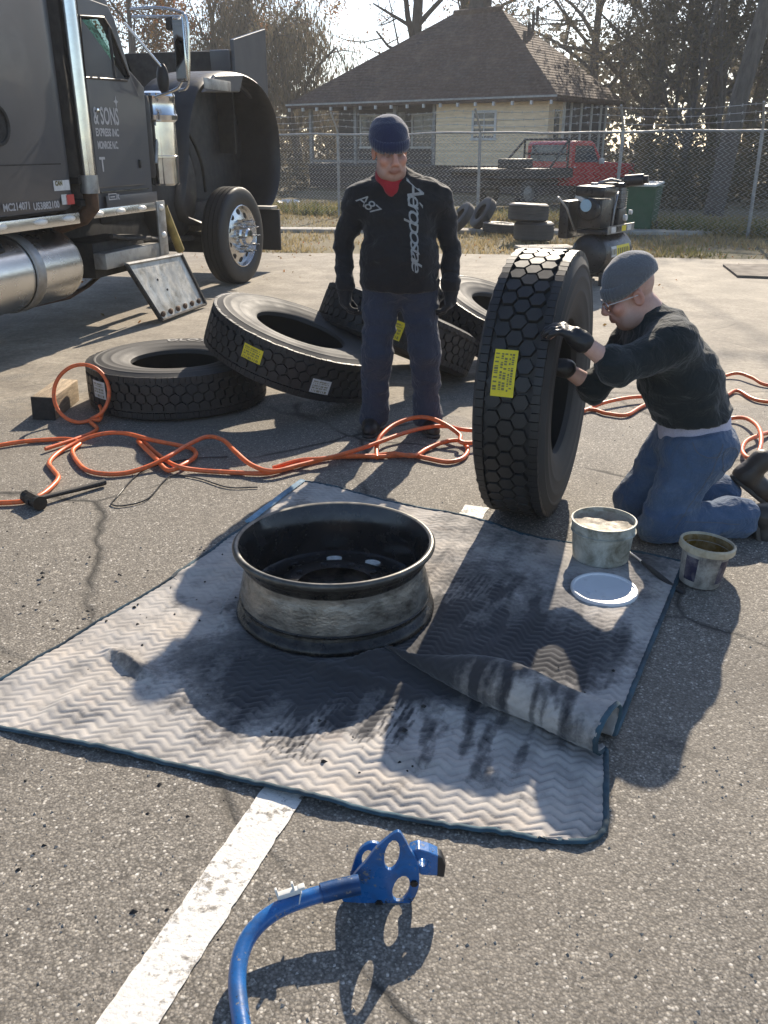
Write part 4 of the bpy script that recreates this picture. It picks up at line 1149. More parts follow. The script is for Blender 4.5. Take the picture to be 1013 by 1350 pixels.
# ------------------------------------------------------------ standing man
def standing_man():
    off = np.array((.085, 4.86, 0.0))
    P = lambda x, y, z: off + np.array((x, y, z))
    root = thing('person', 'standing person in navy beanie, black printed jersey and dark jeans looking down', 'person', tuple(off))
    skin = (.66, .42, .32); stub = (.43, .28, .225)
    hf = head_frame(P(-.055, -.075, 1.49), R(15), R(15), R(-4), 1.06)
    sh = [P(-.225, .03, 1.265), P(.205, .03, 1.265)]; el = [P(-.302, .06, 1.03), P(.278, .055, 1.03)]; wr = [P(-.298, -.0, .82), P(.278, -.01, .82)]
    hip = [P(-.095, .02, .80), P(.10, .02, .80)]; kn = [P(-.125, -.03, .455), P(.145, -.02, .455)]; an = [P(-.140, .03, .10), P(.165, .03, .10)]
    def torso(s, g):
        s.ell(P(0, .02, .86), (.175 + g, .125 + g, .13), k=.05); s.ell(P(0, .005, 1.0), (.175 + g, .135 + g, .16), k=.06)
        s.ell(P(0, .02, 1.15), (.180 + g, .125 + g, .17), k=.06); s.cap(sh[0] + (.07, 0, 0), sh[1] - (.07, 0, 0), .078 + g, .078 + g, .06)
        s.cap(sh[0] + (.05, 0, .015), P(-.05, .0, 1.345), .062 + g, .062 + g, .05); s.cap(sh[1] - (.05, 0, -.015), P(.0, .0, 1.345), .062 + g, .062 + g, .05)
        s.cap(P(-.02, .01, 1.28), P(-.045, -.035, 1.40), .080 + g * .4, .056 + g * .2, .05)
    def arm(s, i, g, wristr=.032):
        s.cap(sh[i], sh[i] * .5 + el[i] * .5, .060 + g, .050 + g, .05); s.cap(sh[i] * .5 + el[i] * .5, el[i], .050 + g, .044 + g, .012); s.cap(el[i], wr[i], .044 + g, wristr + g, .012)
    # body
    b = SDF()
    torso(b, -.012)
    for i in (0, 1):
        arm(b, i, -.006); b.cap(hip[i], kn[i], .085, .058, .05); b.cap(kn[i], an[i], .055, .042, .03)
        b.cap(an[i] - (0, 0, .02), an[i] + (0, -.04, -.055), .030, .022, .02)
        add_hand(b, wr[i] + (0, 0, -.01), (.06 if i == 0 else -.10, -.18, -1), ((1, .15, 0), (-1, .15, 0))[i], .165, .55, r=.82, thumb=(1, -1)[i])
    b.cap(P(-.025, .0, 1.33), np.array(hf[0](0, .02, -.06)), .060, .058, .04)
    add_head(b, hf, skin, stub, True)
    sdf_obj(b, .0055, 'body', M_skin, root, off, tint=skin)
    # jersey
    s = SDF(); torso(s, .012)
    for i in (0, 1):
        arm(s, i, .008, .032); s.cap(wr[i] + (0, 0, .03), wr[i] + (0, 0, .005), .042, .043, .012)
    s.cap(P(-.08, .01, .86), P(.08, .01, .86), .128, .128, .05); s.cap(P(-.07, .01, .97), P(.07, .01, .97), .134, .134, .04)
    for i in (0, 1):
        fd = wr[i] - el[i]; fd /= np.linalg.norm(fd)
    s.plane(P(0, 0, .805), (0, .0, -1))
    nf, nr_, nsc = hf
    s.ell(P(-.050, -.055, 1.41), (.078, .082, .080), k=.012, sub=True); s.cap(P(-.05, -.12, 1.335), P(-.045, -.16, 1.26), .001, .001, .0) if False else None
    jo = sdf_obj(s, .0075, 'jersey', M_jersey, root, off, .011, 8)
    # red collar
    s = SDF(); s.cap(P(-.030, .0, 1.32), P(-.052, -.035, 1.385), .080, .078, .02); s.ell(P(-.045, -.088, 1.325), (.034, .024, .040), k=.03)
    s.cap(P(-.030, .0, 1.34), P(-.05, -.02, 1.36), .062, .062, .005, None); s.p[-1] = ('sub', P(-.056, -.070, 1.445), np.array((.070, .078, .075)), np.eye(3), None, .01, None, None)
    sdf_obj(s, .006, 'collar', M_red, root, off, .002, 14)
    # jeans
    s = SDF(); s.ell(P(0, .02, .84), (.182, .135, .11), k=.05)
    for i in (0, 1):
        s.cap(hip[i], kn[i], .104, .078, .05); s.cap(kn[i], an[i] + (0, 0, .0), .077, .073, .04); s.cap(an[i] + (0, -.015, .02), an[i] + (0, -.02, -.035), .075, .078, .02)
    s.plane(P(0, 0, .035), (0, 0, -1))
    sdf_obj(s, .0075, 'jeans', M_jeans1, root, off, .009, 8)
    # gloves
    for i in (0, 1):
        g = SDF()
        g.cap(wr[i] + (0, 0, .035), wr[i] + (0, 0, -.01), .048, .042, .015); g.cap(wr[i] + (0, -.005, -.03), wr[i] + (0, -.01, -.075), .036, .034, .02)
        add_hand(g, wr[i] + (0, 0, -.01), (.06 if i == 0 else -.10, -.18, -1), ((1, .15, 0), (-1, .15, 0))[i], .190, .75, spread=.02, r=1.45, thumb=(1, -1)[i])
        sdf_obj(g, .005, 'glove', M_glove1, root, off, .0015, 25)
        sx = -1 if i == 0 else 1
        boot('boot', an[i] + (0, .085, -.10), an[i] + (sx * .035, -.195, -.10), (0, 0, 1), root, off, M_boot, M_sole)
    beanie(hf, M_beanie1, root, off, .0)
    # printing on the jersey, laid on the cloth
    dg = bpy.context.evaluated_depsgraph_get()
    bv = BVHTree.FromPolygons([v.co for v in jo.data.vertices], [tuple(p.vertices) for p in jo.data.polygons])
    def stamp(name, txt, size, org, ang, shear=.0, bold=0.0, grow=0.0, space=1.0):
        vs, fs = text_mesh(txt, size, shear=shear, bold=bold, space=space); W_ = max(v.x for v in vs); V = []
        for v in vs:
            k = 1 - grow * v.x / W_
            x, y = v.x, v.y * k
            X = org[0] + x * math.cos(ang) - y * math.sin(ang); Z = org[1] + x * math.sin(ang) + y * math.cos(ang)
            hit = bv.ray_cast(Vector((X, -1, Z)), Vector((0, 1, 0)))
            yy = hit[0].y - .005 if hit[0] is not None else -.1
            V.append((X, yy, Z))
        mesh_obj(name, V, fs, M_print, jo, None)
    stamp('chest_lettering', 'A\u00e9ropostale', .135, (.030, 1.375), R(-86), .42, .0005, .45, .68)
    stamp('chest_lettering', 'A87', .085, (-.235, 1.265), R(-36), .25, .0, .15, .80)
    return root
standing_man()

# ------------------------------------------------------------ kneeling man
def kneeling_man():
    off = np.array((1.20, 3.44, 0.0)); A = lambda *v: np.array(v, float)
    root = thing('person', 'kneeling person in grey beanie and glasses with both gloved hands on the upright tyre', 'person', tuple(off))
    skin = (.60, .37, .285); stub = (.36, .235, .19)
    hipN, hipF = A(1.285, 3.37, .405), A(1.275, 3.545, .405)
    knN, knF = A(1.145, 3.32, .075), A(1.105, 3.56, .075)
    anN, anF = A(1.49, 3.37, .085), A(1.50, 3.60, .10)
    shN, shF = A(1.085, 3.275, .835), A(1.070, 3.605, .85)
    elN, elF = A(.865, 3.185, .765), A(.875, 3.53, .60)
    wrN, wrF = A(.722, 3.185, .865), A(.735, 3.50, .690)
    hf = head_frame(A(.955, 3.435, .985), R(-90), R(24), R(0), 1.0)
    def torso(s, g):
        s.ell(A(1.285, 3.455, .44), (.135 + g, .165 + g, .12 + g), k=.05)
        s.cap(A(1.275, 3.455, .48), A(1.185, 3.45, .67), .125 + g, .128 + g, .06, flat=((0, 1, 0), 1.3))
        s.cap(A(1.185, 3.45, .67), A(1.095, 3.445, .795), .128 + g, .110 + g, .06, flat=((0, 1, 0), 1.3))
        s.cap(shN + (0.01, .04, -.01), shF + (0.01, -.04, -.01), .085 + g, .085 + g, .06)
        s.cap(A(1.08, 3.445, .86), A(1.01, 3.44, .935), .075 + g * .4, .062 + g * .2, .04)
    def arm(s, sh, el, wr, g, cut=None):
        s.cap(sh, el, .064 + g, .048 + g, .05); w = wr if cut is None else el + (wr - el) * cut
        s.cap(el, w, .047 + g, (.034 if cut is None else .044) + g, .03)
    def leg(s, h_, k_, a_, g):
        s.cap(h_, k_, .092 + g, .062 + g, .05); s.cap(k_, a_, .060 + g, .045 + g, .03)
    b = SDF(); torso(b, -.014)
    arm(b, shN, elN, wrN, -.006); arm(b, shF, elF, wrF, -.006); leg(b, hipN, knN, anN, -.012); leg(b, hipF, knF, anF, -.012)
    b.cap(anN, anN + (.09, 0, -.04), .034, .03, .03); b.cap(anF, anF + (.09, 0, -.05), .034, .03, .03)
    hN = (wrN, A(-.84, .03, .54), A(-.55, .30, -.85)); hF = (wrF, A(-.93, .05, .12), A(-.1, .3, -1))
    add_hand(b, *hN, .165, .75, spread=.06, r=.82, thumb=1); add_hand(b, *hF, .165, .5, r=.82, thumb=1)
    b.cap(A(1.06, 3.445, .88), hf[0](0, .03, -.055), .060, .057, .04)
    add_head(b, hf, skin, stub)
    sdf_obj(b, .0055, 'body', M_skin, root, off, tint=skin)
    s = SDF(); torso(s, .014); arm(s, shN, elN, wrN, .012, .22); arm(s, shF, elF, wrF, .012, .12)
    s.ell(A(.965, 3.44, 1.0), (.085, .076, .068), k=.012, sub=True)
    s.plane(A(1.29, 3.45, .515), (.20, 0, -1))
    sdf_obj(s, .0075, 'sweatshirt', M_sweat2, root, off, .010, 8)
    s = SDF(); s.cap(A(1.28, 3.455, .44), A(1.268, 3.455, .56), .140, .128, .04, flat=((0, 1, 0), 1.25)); s.plane(A(1.29, 3.45, .425), (.3, 0, -1)); s.plane(A(1.29, 3.45, .57), (0, 0, 1))
    sdf_obj(s, .0075, 'undershirt', M_lav, root, off, .003, 10)
    s = SDF(); s.ell(A(1.29, 3.455, .395), (.150, .178, .105), k=.06); s.ell(A(1.335, 3.455, .355), (.105, .165, .10), k=.06)
    leg(s, hipN, knN, anN, .022); leg(s, hipF, knF, anF, .022)
    s.cap(anN - (.06, 0, 0), anN + (.0, 0, .0), .072, .074, .03); s.cap(anF - (.06, 0, 0), anF, .072, .074, .03)
    s.plane(A(0, 0, .012), (0, 0, -1)); s.plane(A(1.27, 3.45, .462), (-.17, 0, 1))
    jn = sdf_obj(s, .0075, 'jeans', M_jeans2, root, off, .011, 8)
    bv = BVHTree.FromPolygons([v.co for v in jn.data.vertices], [tuple(p.vertices) for p in jn.data.polygons])
    def seam(name, pts, r=.0018, closed=False):
        o_ = []
        for p in bezier_pts([(x - off[0], 0, z) for x, z in pts], 8, closed):
            hit = bv.ray_cast(Vector((p.x, -1, p.z)), Vector((0, 1, 0)))
            if hit[0] is not None: o_.append(hit[0] + hit[1] * .0008)
        if len(o_) > 3:
            mb = MB(); mb.tube(o_, r, 5, closed=closed); mb.build(name, M_seam, jn, 60)
    seam('side_seam', [(1.325, .45), (1.31, .38), (1.275, .28), (1.225, .18), (1.18, .09)]); seam('side_seam', [(1.22, .12), (1.30, .11), (1.38, .10), (1.46, .09)])
    seam('back_pocket', [(1.340, .425), (1.400, .412), (1.405, .35), (1.374, .318), (1.346, .342)], .0018, True); seam('front_pocket', [(1.215, .448), (1.235, .41), (1.275, .395), (1.318, .395)])
    for (w, fd, pn) in (hN, hF):
        g = SDF(); fdn = fd / np.linalg.norm(fd)
        g.cap(w - fdn * .006, w + fdn * .03, .040, .036, .02)
        add_hand(g, w, fd, pn, .178, .75 if w is wrN else .5, spread=.06, r=1.15, thumb=1)
        sdf_obj(g, .0045, 'glove', M_glove, root, off, .0016, 30)
    boot('boot', anN + (.035, 0, .045), anN + (.10, -.01, -.20), (.97, 0, .25), root, off, M_boot, M_sole)
    boot('boot', anF + (.02, 0, .08), anF + (.22, .0, -.075), (.5, 0, .86), root, off, M_bootbr, M_sole)
    beanie(hf, M_beanie2, root, off, .0)
    f, Rm, sc = hf
    mb = MB()
    for sx in (-1, 1):
        pts = [f(sx * (.032 + .021 * math.cos(t)), -.104 - .004 * math.cos(t) * -1, .014 + .0155 * math.sin(t)) - off for t in np.linspace(0, 2 * math.pi, 20, endpoint=False)]
        mb.tube(pts, .0016, 6, closed=True)
        mb.tube([f(sx * .053, -.098, .018) - off, f(sx * .077, -.04, .018) - off, f(sx * .081, .012, .016) - off], .0016, 6)
    mb.tube([f(-.011, -.106, .018) - off, f(0, -.110, .020) - off, f(.011, -.106, .018) - off], .0016, 6)
    gl = mb.build('glasses', M_wire, root, 60); gl['kind'] = 'part'
    del gl['kind']
    for sx in (-1, 1):
        V = [f(sx * (.032 + .020 * math.cos(t)), -.104, .014 + .0148 * math.sin(t)) - off for t in np.linspace(0, 2 * math.pi, 20, endpoint=False)]
        mesh_obj('lens', V, [tuple(range(20))], M_lens, gl, None)
    return root
kneeling_man()
# ================================================================== LORRY (sleeper cab tractor, bonnet tipped forward), seen from its rear right
TA = R(14.2); TO = Vector((-1.635, 10.8, 0)); TN = Vector((math.cos(TA), -math.sin(TA), 0)); TT = Vector((math.sin(TA), math.cos(TA), 0))
def T(px, py, off=0.0):
    """photo point on the plane `off` metres outside the lorry's side -> lorry coordinates"""
    r = _ray(px, py); o = TO + TN * off
    k = o.dot(TN) / (r.x * TN.x + r.y * TN.y)
    P = Vector((r.x * k, r.y * k, 0))
    return Vector((off, (P - o).dot(TT), CAM_H + r.z * k))
M_paint = pmat('gunmetal_paint', (.060, .063, .072), .40, .0, var=.08, scale=2, dirt=(.075, .073, .07), dirt_amt=.2, dirt_scale=2.5, spec=.4, coat=.12, rvar=.06)
M_paintdk = pmat('black_glass_fibre', (.013, .0135, .0155), .5, 0, var=.3, scale=4, dirt=(.03, .029, .029), dirt_amt=.4, dirt_scale=3)
M_under = pmat('sooty_chassis', (.014, .0135, .013), .75, 0, var=.5, scale=6, dirt=(.06, .05, .04), dirt_amt=.5, bmp=.3)
M_chrome = pmat('chrome', (.68, .68, .67), .12, 1.0, var=.08, scale=5, rvar=.07, dirt=(.35, .33, .30), dirt_amt=.3)
M_alu = pmat('polished_aluminium', (.58, .58, .57), .26, 1.0, var=.06, scale=4, rvar=.03, dirt=(.5, .49, .47), dirt_amt=.15, dirt_scale=1.0)
M_aludull = pmat('dull_aluminium', (.36, .355, .34), .5, .8, var=.2, scale=5, dirt=(.12, .10, .08), dirt_amt=.7, dirt_scale=6, bmp=.15)
M_rust = pmat('rusty_pipe', (.10, .055, .032), .8, .3, var=.45, scale=12, dirt=(.03, .025, .02), dirt_amt=.6, bmp=.3)
M_lampw = pmat('clear_marker_lens', (.80, .76, .68), .25, 0, var=.1)
M_wpaint = pmat('pale_sign_paint', (.40, .40, .41), .55, var=.15, scale=20)
M_red = M_red if 'M_red' in globals() else None
M_redp = pmat('red_sticker', (.5, .04, .03), .5, var=.1)
M_yhose = pmat('yellowed_strut', (.32, .24, .07), .6, var=.35, dirt=(.08, .06, .03), dirt_amt=.7)
M_greeng = glass_mat('green_window_glass', (.45, .62, .55), .06, .55)
M_mirror = pmat('mirror_glass', (.85, .88, .92), .04, 1.0, var=.02, rvar=.02)
M_int = pmat('dark_cab_trim', (.03, .03, .032), .8, var=.3)

truck = thing('semi_truck', 'dark grey sleeper cab lorry with its bonnet tipped forward and one chrome exhaust stack', 'lorry', tuple(TO), (0, 0, -TA))
SIDE = Matrix(((0, 0, 1, 0), (1, 0, 0, 0), (0, 1, 0, 0), (0, 0, 0, 1)))    # text x -> forward, y -> up, facing outwards
def side_plate(name, poly, x0, x1, m, parent, hole=None, bev=.006):
    bm = bmesh.new()
    def loop(p):
        vs = [bm.verts.new((x0, s, z)) for s, z in p]
        return [bm.edges.new((vs[i], vs[(i + 1) % len(vs)])) for i in range(len(vs))]
    es = loop(poly)
    if hole: es += loop(hole)
    bmesh.ops.triangle_fill(bm, use_beauty=True, edges=es)
    r = bmesh.ops.extrude_face_region(bm, geom=list(bm.faces))
    for v in r['geom']:
        if isinstance(v, bmesh.types.BMVert): v.co.x = x1
    bmesh.ops.recalc_face_normals(bm, faces=bm.faces)
    me = bpy.data.meshes.new(name); bm.to_mesh(me); bm.free(); me.materials.append(m)
    o = link(bpy.data.objects.new(name, me), parent)
    if bev:
        b = o.modifiers.new('edge', 'BEVEL'); b.width = bev; b.segments = 2; b.limit_method = 'ANGLE'; b.angle_limit = R(40)
    return o
# sleeper
mb = MB(); mb.box((-1.2, -5.2, 2.28), (2.4, 3.54, 2.5), None, .13)
sl = mb.build('sleeper', M_paint, truck, 40)
mb = MB(); mb.box((-1.13, -3.28, 1.95), (2.06, .36, 1.9), None, .03); mb.build('gap_cover', M_under, truck, 40)
mb = MB(); mb.box((.004, -5.2, .99), (.02, 3.5, .085), None, .006); st = mb.build('skirt_strip', M_alu, truck, 40)
for s_ in (-4.47, -3.98, -3.60, -4.95, -5.45):
    mb = MB(); mb.ell((.012, s_, .995), (.028, .085, .026), 14); mb.build('marker_light', M_lampw, st, 80)
pv = T(0, 165)
mb = MB(); mb.M = Matrix.Translation((0.004, pv.y - .05, pv.z)) @ Matrix.Rotation(R(90), 4, 'Y'); mb.lathe([(.0, .004), (.11, .004), (.115, .016), (.135, .018), (.14, .0)], 28); mb.build('vent_port', M_under, sl, 40)
for i, (tx, px, py, sz) in enumerate((('MC214071', 5, 279, .072), ('US3882100', 45, 277, .072))):
    p = T(px, py, .003); lettering('registration_number', tx, sz, Matrix.Translation(p) @ SIDE, M_wpaint, sl, bold=.002)
p0, p1 = T(72, 252, .003), T(91, 237, .003)
def sticker(name, a, b, m, parent, x=.003):
    return mesh_obj(name, [(x, a.y, a.z), (x, b.y, a.z), (x, b.y, b.z), (x, a.y, b.z)], [(0, 1, 2, 3)], m, parent, None)
sk = sticker('white_sticker', p0, p1, M_wht, sl); lettering('sticker_print', 'CAN', .045, Matrix.Translation(Vector((.005, p0.y + .02, p0.z + .04))) @ SIDE, M_ink, sk, bold=.003)
sk = sticker('red_sticker', T(88, 270), T(97, 256), M_redp, sl)
sticker('white_sticker', T(82, 270), T(87.5, 256), M_wht, sl)
for z in (1.40, 3.2):
    mb = MB(); mb.box((.0, -5.2, z), (.006, 3.2, .008)); mb.build('panel_seam', M_under, sl)
mb = MB(); mb.box((.0, -4.62, 2.2), (.006, .008, 2.2)); mb.build('panel_seam', M_under, sl)
# exhaust stack between sleeper and cab
mb = MB(); mb.cyl((.03, -3.28, 1.30), (.03, -3.28, 3.4), .066, .066, 28); ex = mb.build('exhaust_stack', M_chrome, truck, 40)
mb = MB(); mb.cyl((.03, -3.28, 1.17), (.03, -3.28, 1.31), .075, .075, 24); mb.build('exhaust_collar', M_aludull, truck, 40)
mb = MB(); mb.tube([(.03, -3.28, 1.18), (.03, -3.28, 1.06), (-.05, -3.30, .98), (-.3, -3.32, .9)], .062, 16); mb.build('exhaust_elbow', M_rust, truck, 50)
for z in (1.27, 1.10):
    mb = MB(); mb.box((-.06, -3.30, z), (.14, .2, .05)); mb.build('stack_bracket', M_under, truck)
# cab shell
win = [tuple(T(px, py).yz) for px, py in ((106, 21), (137, 23), (146, 38), (171, 101), (168, 106), (113, 102))]
cabp = [(-3.12, 1.02), (-2.13, 1.02), (-2.10, 2.02), (-2.33, 2.14), (-2.50, 2.52), (-2.62, 2.66), (-3.12, 2.70)]
holec = [(s_ * 1.0 + (.02 if i in (0, 5) else -.0), z) for i, (s_, z) in enumerate(win)]
cab = side_plate('cab_side', cabp, -.07, -.025, M_paint, truck, win)
side_plate('cab_side', cabp, -2.11, -2.06, M_paint, truck, win)
mb = MB()
mb.prism([(-3.12, 2.70), (-2.62, 2.66), (-2.50, 2.52), (-2.48, 2.54), (-2.60, 2.74), (-3.12, 2.80)], 2.02, Matrix(((0, 1, 0, -2.08), (1, 0, 0, 0), (0, 0, 1, 0), (0, 0, 0, 1)))); mb.build('cab_roof', M_paint, truck, 30)
mb = MB(); mb.box((-1.07, -2.62, 1.04), (1.98, .95, .05)); mb.build('cab_floor', M_under, truck)
mb = MB(); mb.box((-1.07, -2.13, 1.52), (1.98, .05, .98)); mb.build('firewall', M_paintdk, truck)
mb = MB(); mb.quad((-2.06, -2.13, 2.03), (-.07, -2.13, 2.03), (-.07, -2.49, 2.53), (-2.06, -2.49, 2.53)); mb.build('windscreen', M_greeng, truck)
mb = MB(); mb.box((-.5, -2.85, 1.5), (.5, .16, .8), Matrix.Rotation(R(-8), 3, 'X'), .05); mb.box((-.5, -2.62, 1.25), (.5, .5, .2), None, .05); mb.build('seat', M_int, truck, 40)
door = side_plate('door', [(-3.085, 1.20), (-2.29, 1.20), (-2.235, 1.94), (-2.36, 2.10), (-2.53, 2.50), (-2.62, 2.60), (-3.085, 2.62)], -.025, -.004, M_paint, truck, [(s_, z) for s_, z in win], .008)
wn_c = sum(s_ for s_, z in win) / 6, sum(z for s_, z in win) / 6
gl = mesh_obj('window_pane', [(-.03 - max(0, z - 2.05) * .24, s_, z) for s_, z in win], [tuple(range(6))], M_greeng, door, None)
mesh_obj('window_pane', [(-2.08, s_, z) for s_, z in win], [tuple(range(6))], M_greeng, truck, None)
wp = [Vector((-.004, s_, z)) for s_, z in win]
mb = MB(); mb.tube(wp, .012, 6, closed=True); mb.tube([T(143, 36, -.006), T(152, 104, -.006)], .013, 6); mb.build('window_seal', M_paintdk, door, 60)
mb = MB(); mb.box((.0, -2.36, 1.25 + .13), (.03, .025, .07), None, .006); mb.build('door_hinge', M_paintdk, door)
mb = MB(); mb.box((.002, -2.98, 1.80), (.03, .05, .03), None, .006); mb.build('door_handle', M_chrome, door)
mb = MB(); mb.box((-.0, -2.55, 1.085), (.012, .9, .10), None, .004); lp = mb.build('sill_panel', M_paint, truck)
mb = MB(); mb.box((.0, -2.66, 1.168), (.014, .82, .012)); mb.build('sill_trim', M_chrome, truck)
for tx, px, py, sz, bo in (('& SONS', 124.5, 163, .185, .004), ('EXPRESS INC', 127, 179, .082, .003), ('MONROE N.C.', 129.5, 196, .082, .003), ('T', 133, 226, .16, .003)):
    p = T(px, py, -.001); vs, fs = text_mesh(tx, sz, bold=bo)
    w = max(v.x for v in vs); want = {'& SONS': .40, 'EXPRESS INC': .37, 'MONROE N.C.': .33, 'T': .09}[tx]
    mesh_obj('door_lettering', [p + Vector((0, v.x * want / w, v.y)) for v in vs], fs, M_wpaint, door, None)
p = T(153, 134, -.001)
mesh_obj('door_lettering', [p + Vector((0, .04 * (1 if k % 2 == 0 else .35) * math.cos(k * math.pi / 4), .05 * (1 if k % 2 == 0 else .35) * math.sin(k * math.pi / 4))) for k in range(8)], [tuple(range(8))], M_wpaint, door, None)
p = T(144, 264, .008)
vs, fs = text_mesh('K', .06, bold=.003); mesh_obj('badge', [p + Vector((0, v.x + .14, v.y)) for v in vs], fs, M_wpaint, lp, None)
mb = MB()
for a_, b_ in (((0, 0), (.13, .008)), ((0, .044), (.13, .052)), ((0, .008), (.008, .044)), ((.122, .008), (.13, .044)), ((.03, .02), (.1, .03))):
    mb.box((.0085, p.y + (a_[0] + b_[0]) / 2, p.z + (a_[1] + b_[1]) / 2), (.002, b_[0] - a_[0], b_[1] - a_[1]))
mb.build('badge', M_wpaint, lp)
mb = MB(); mb.box((.004, -2.70, 1.005), (.02, 1.08, .07), None, .006); st2 = mb.build('skirt_strip', M_alu, truck, 40)
for s_ in (-3.16, -2.80, -2.42):
    mb = MB(); mb.ell((.012, s_, 1.005), (.026, .075, .024), 14); mb.build('marker_light', M_lampw, st2, 80)
mb = MB(); mb.box((.004, -2.06, .80), (.02, .16, .50), None, .006); st3 = mb.build('skirt_strip', M_aludull, truck, 40)
for z in (.99, .74):
    mb = MB(); mb.ell((.012, -2.06, z), (.028, .04, .03), 14); mb.build('marker_light', M_lampw, st3, 80)
p = T(140, 4, .02)
mb = MB(); mb.ell((-.12, -2.70, 2.86), (.13, .30, .10), 18); mb.build('roof_fairing', M_chrome, truck, 80)
# chassis, engine, pipes
mb = MB(); mb.box((-1.15, -3.6, .74), (.9, 9.0, .34), None, .02); mb.build('chassis', M_under, truck)
mb = MB(); mb.box((-1.15, -1.05, 1.3), (.95, 1.9, 1.0), None, .06); mb.box((-1.1, -.9, 1.85), (.6, 1.3, .22), None, .05); mb.build('engine', M_under, truck)
mb = MB(); mb.box((-.42, -1.96, 1.5), (.5, .22, 1.0), None, .05); mb.build('cowl', M_paintdk, truck)
for q, r_, m_ in (([T(215, 272, -.2), T(226, 300, -.2), T(238, 330, -.2)], .045, M_yhose),
              ([(-.5, -2.0, 1.9), (-.5, -1.6, 2.05), (-.7, -1.2, 2.0), (-.9, -.6, 1.9)], .05, M_under),
              ([(-.45, -2.0, 1.1), (-.5, -1.4, .95), (-.6, -.7, 1.0), (-.8, -.3, 1.2)], .04, M_under),
              ([(-.4, -2.05, .7), (-.45, -1.3, .62), (-.5, -.4, .55)], .03, M_under)):
    mb = MB(); mb.tube(bezier_pts(q, 6), r_, 10); mb.build('hose', m_, truck, 60)
mb = MB(); mb.cyl((-1.9, 0, .506), (-.3, 0, .506), .08, .08, 14); mb.box((-1.1, 0, .42), (1.3, .16, .14), None, .03); mb.build('front_axle', M_under, truck, 40)
# air cleaner
ac = (-.16, -1.66)
mb = MB(); mb.M = Matrix.Translation((ac[0], ac[1], 0)); mb.lathe([(0, 1.17), (.15, 1.17), (.175, 1.19), (.178, 1.42), (.184, 1.425), (.184, 1.44), (.178, 1.445), (.178, 1.74), (.20, 1.76), (.205, 1.80), (.195, 1.82), (.19, 1.95), (.197, 1.965), (.19, 1.99), (.12, 2.01), (0, 2.015)], 36); mb.build('air_cleaner', M_chrome, truck, 30)
mb = MB(); mb.M = Matrix.Translation((-.16, -1.98, 0)); mb.lathe([(0, 1.25), (.09, 1.25), (.1, 1.28), (.1, 1.9), (.09, 1.96), (0, 1.97)], 24); mb.build('canister', M_paintdk, truck, 30)
mb = MB(); mb.tube([T(208, 130, -.1), T(203, 150, -.1), T(207, 180, -.1), T(205, 215, -.1)], .022, 8); mb.build('hose', M_aludull, truck, 60)
# step box and the tray hanging open below it
mb = MB(); mb.box((-.06, -2.62, .605), (.12, .98, .135), None, .008); mb.build('step_beam', M_aludull, truck)
mb = MB(); mb.box((-.35, -2.62, .60), (.42, .9, .30), None, .02); mb.tube([(-.05, -2.9, .80), (-.12, -2.5, .74), (-.05, -2.2, .72)], .02, 8); mb.build('battery_box', M_under, truck, 40)
q = [T(165, 349, .04), T(238, 336, .04), T(271, 411, .22), T(213, 431, .22)]
q[2].z = max(q[2].z, .03); q[3].z = max(q[3].z, .03)
def plate(q, th, mname, m, nseg=(1, 1)):
    nrm = (q[1] - q[0]).cross(q[3] - q[0]).normalized()
    V = [p - nrm * th / 2 for p in q] + [p + nrm * th / 2 for p in q]
    return mesh_obj(mname, V, [(0, 1, 2, 3), (7, 6, 5, 4), (0, 4, 5, 1), (1, 5, 6, 2), (2, 6, 7, 3), (3, 7, 4, 0)], m, truck, None), nrm
M_tread = pmat('scuffed_tray_metal', (.50, .48, .43), .42, .6, var=.3, scale=5, rvar=.18, dirt=(.12, .10, .06), dirt_amt=.85, dirt_scale=6, bmp=.2)
tray, tn = plate(q, .012, 'step_tray', M_tread)
if tn.x < 0: tn = -tn
mb = MB(); mb.tube([q[3] + tn * .01, q[0] + tn * .01], .022, 6); mb.build('tray_rim', M_under, tray, 30)
mb = MB(); mb.tube([q[0] + tn * .01, q[1] + tn * .01], .016, 6); mb.build('tray_hinge', M_aludull, tray, 30)
mb = MB(); mb.tube([q[1] + tn * .01, q[2] + tn * .01], .02, 6); mb.build('tray_rim', M_under, tray, 30)
mb = MB(); mb.tube([q[2] + tn * .012, q[3] + tn * .012], .014, 6); mb.build('tray_rim', M_under, tray, 30)
for k in range(6):
    c = q[3].lerp(q[2], .1 + .16 * k) + (q[0] - q[3]) * .09 + tn * .008
    mb = MB(); mb.ell(c, (.014, .045, .03), 10); mb.build('grip_boss', M_rust, tray, 80)
for f_ in ((.35, .35), (.42, .55)):
    c = q[0].lerp(q[1], f_[0]).lerp(q[3].lerp(q[2], f_[0]), f_[1]) + tn * .0065
    mb = MB(); mb.ell(c, (.006, .02, .016), 8); mb.build('rivet', M_under, tray, 80)
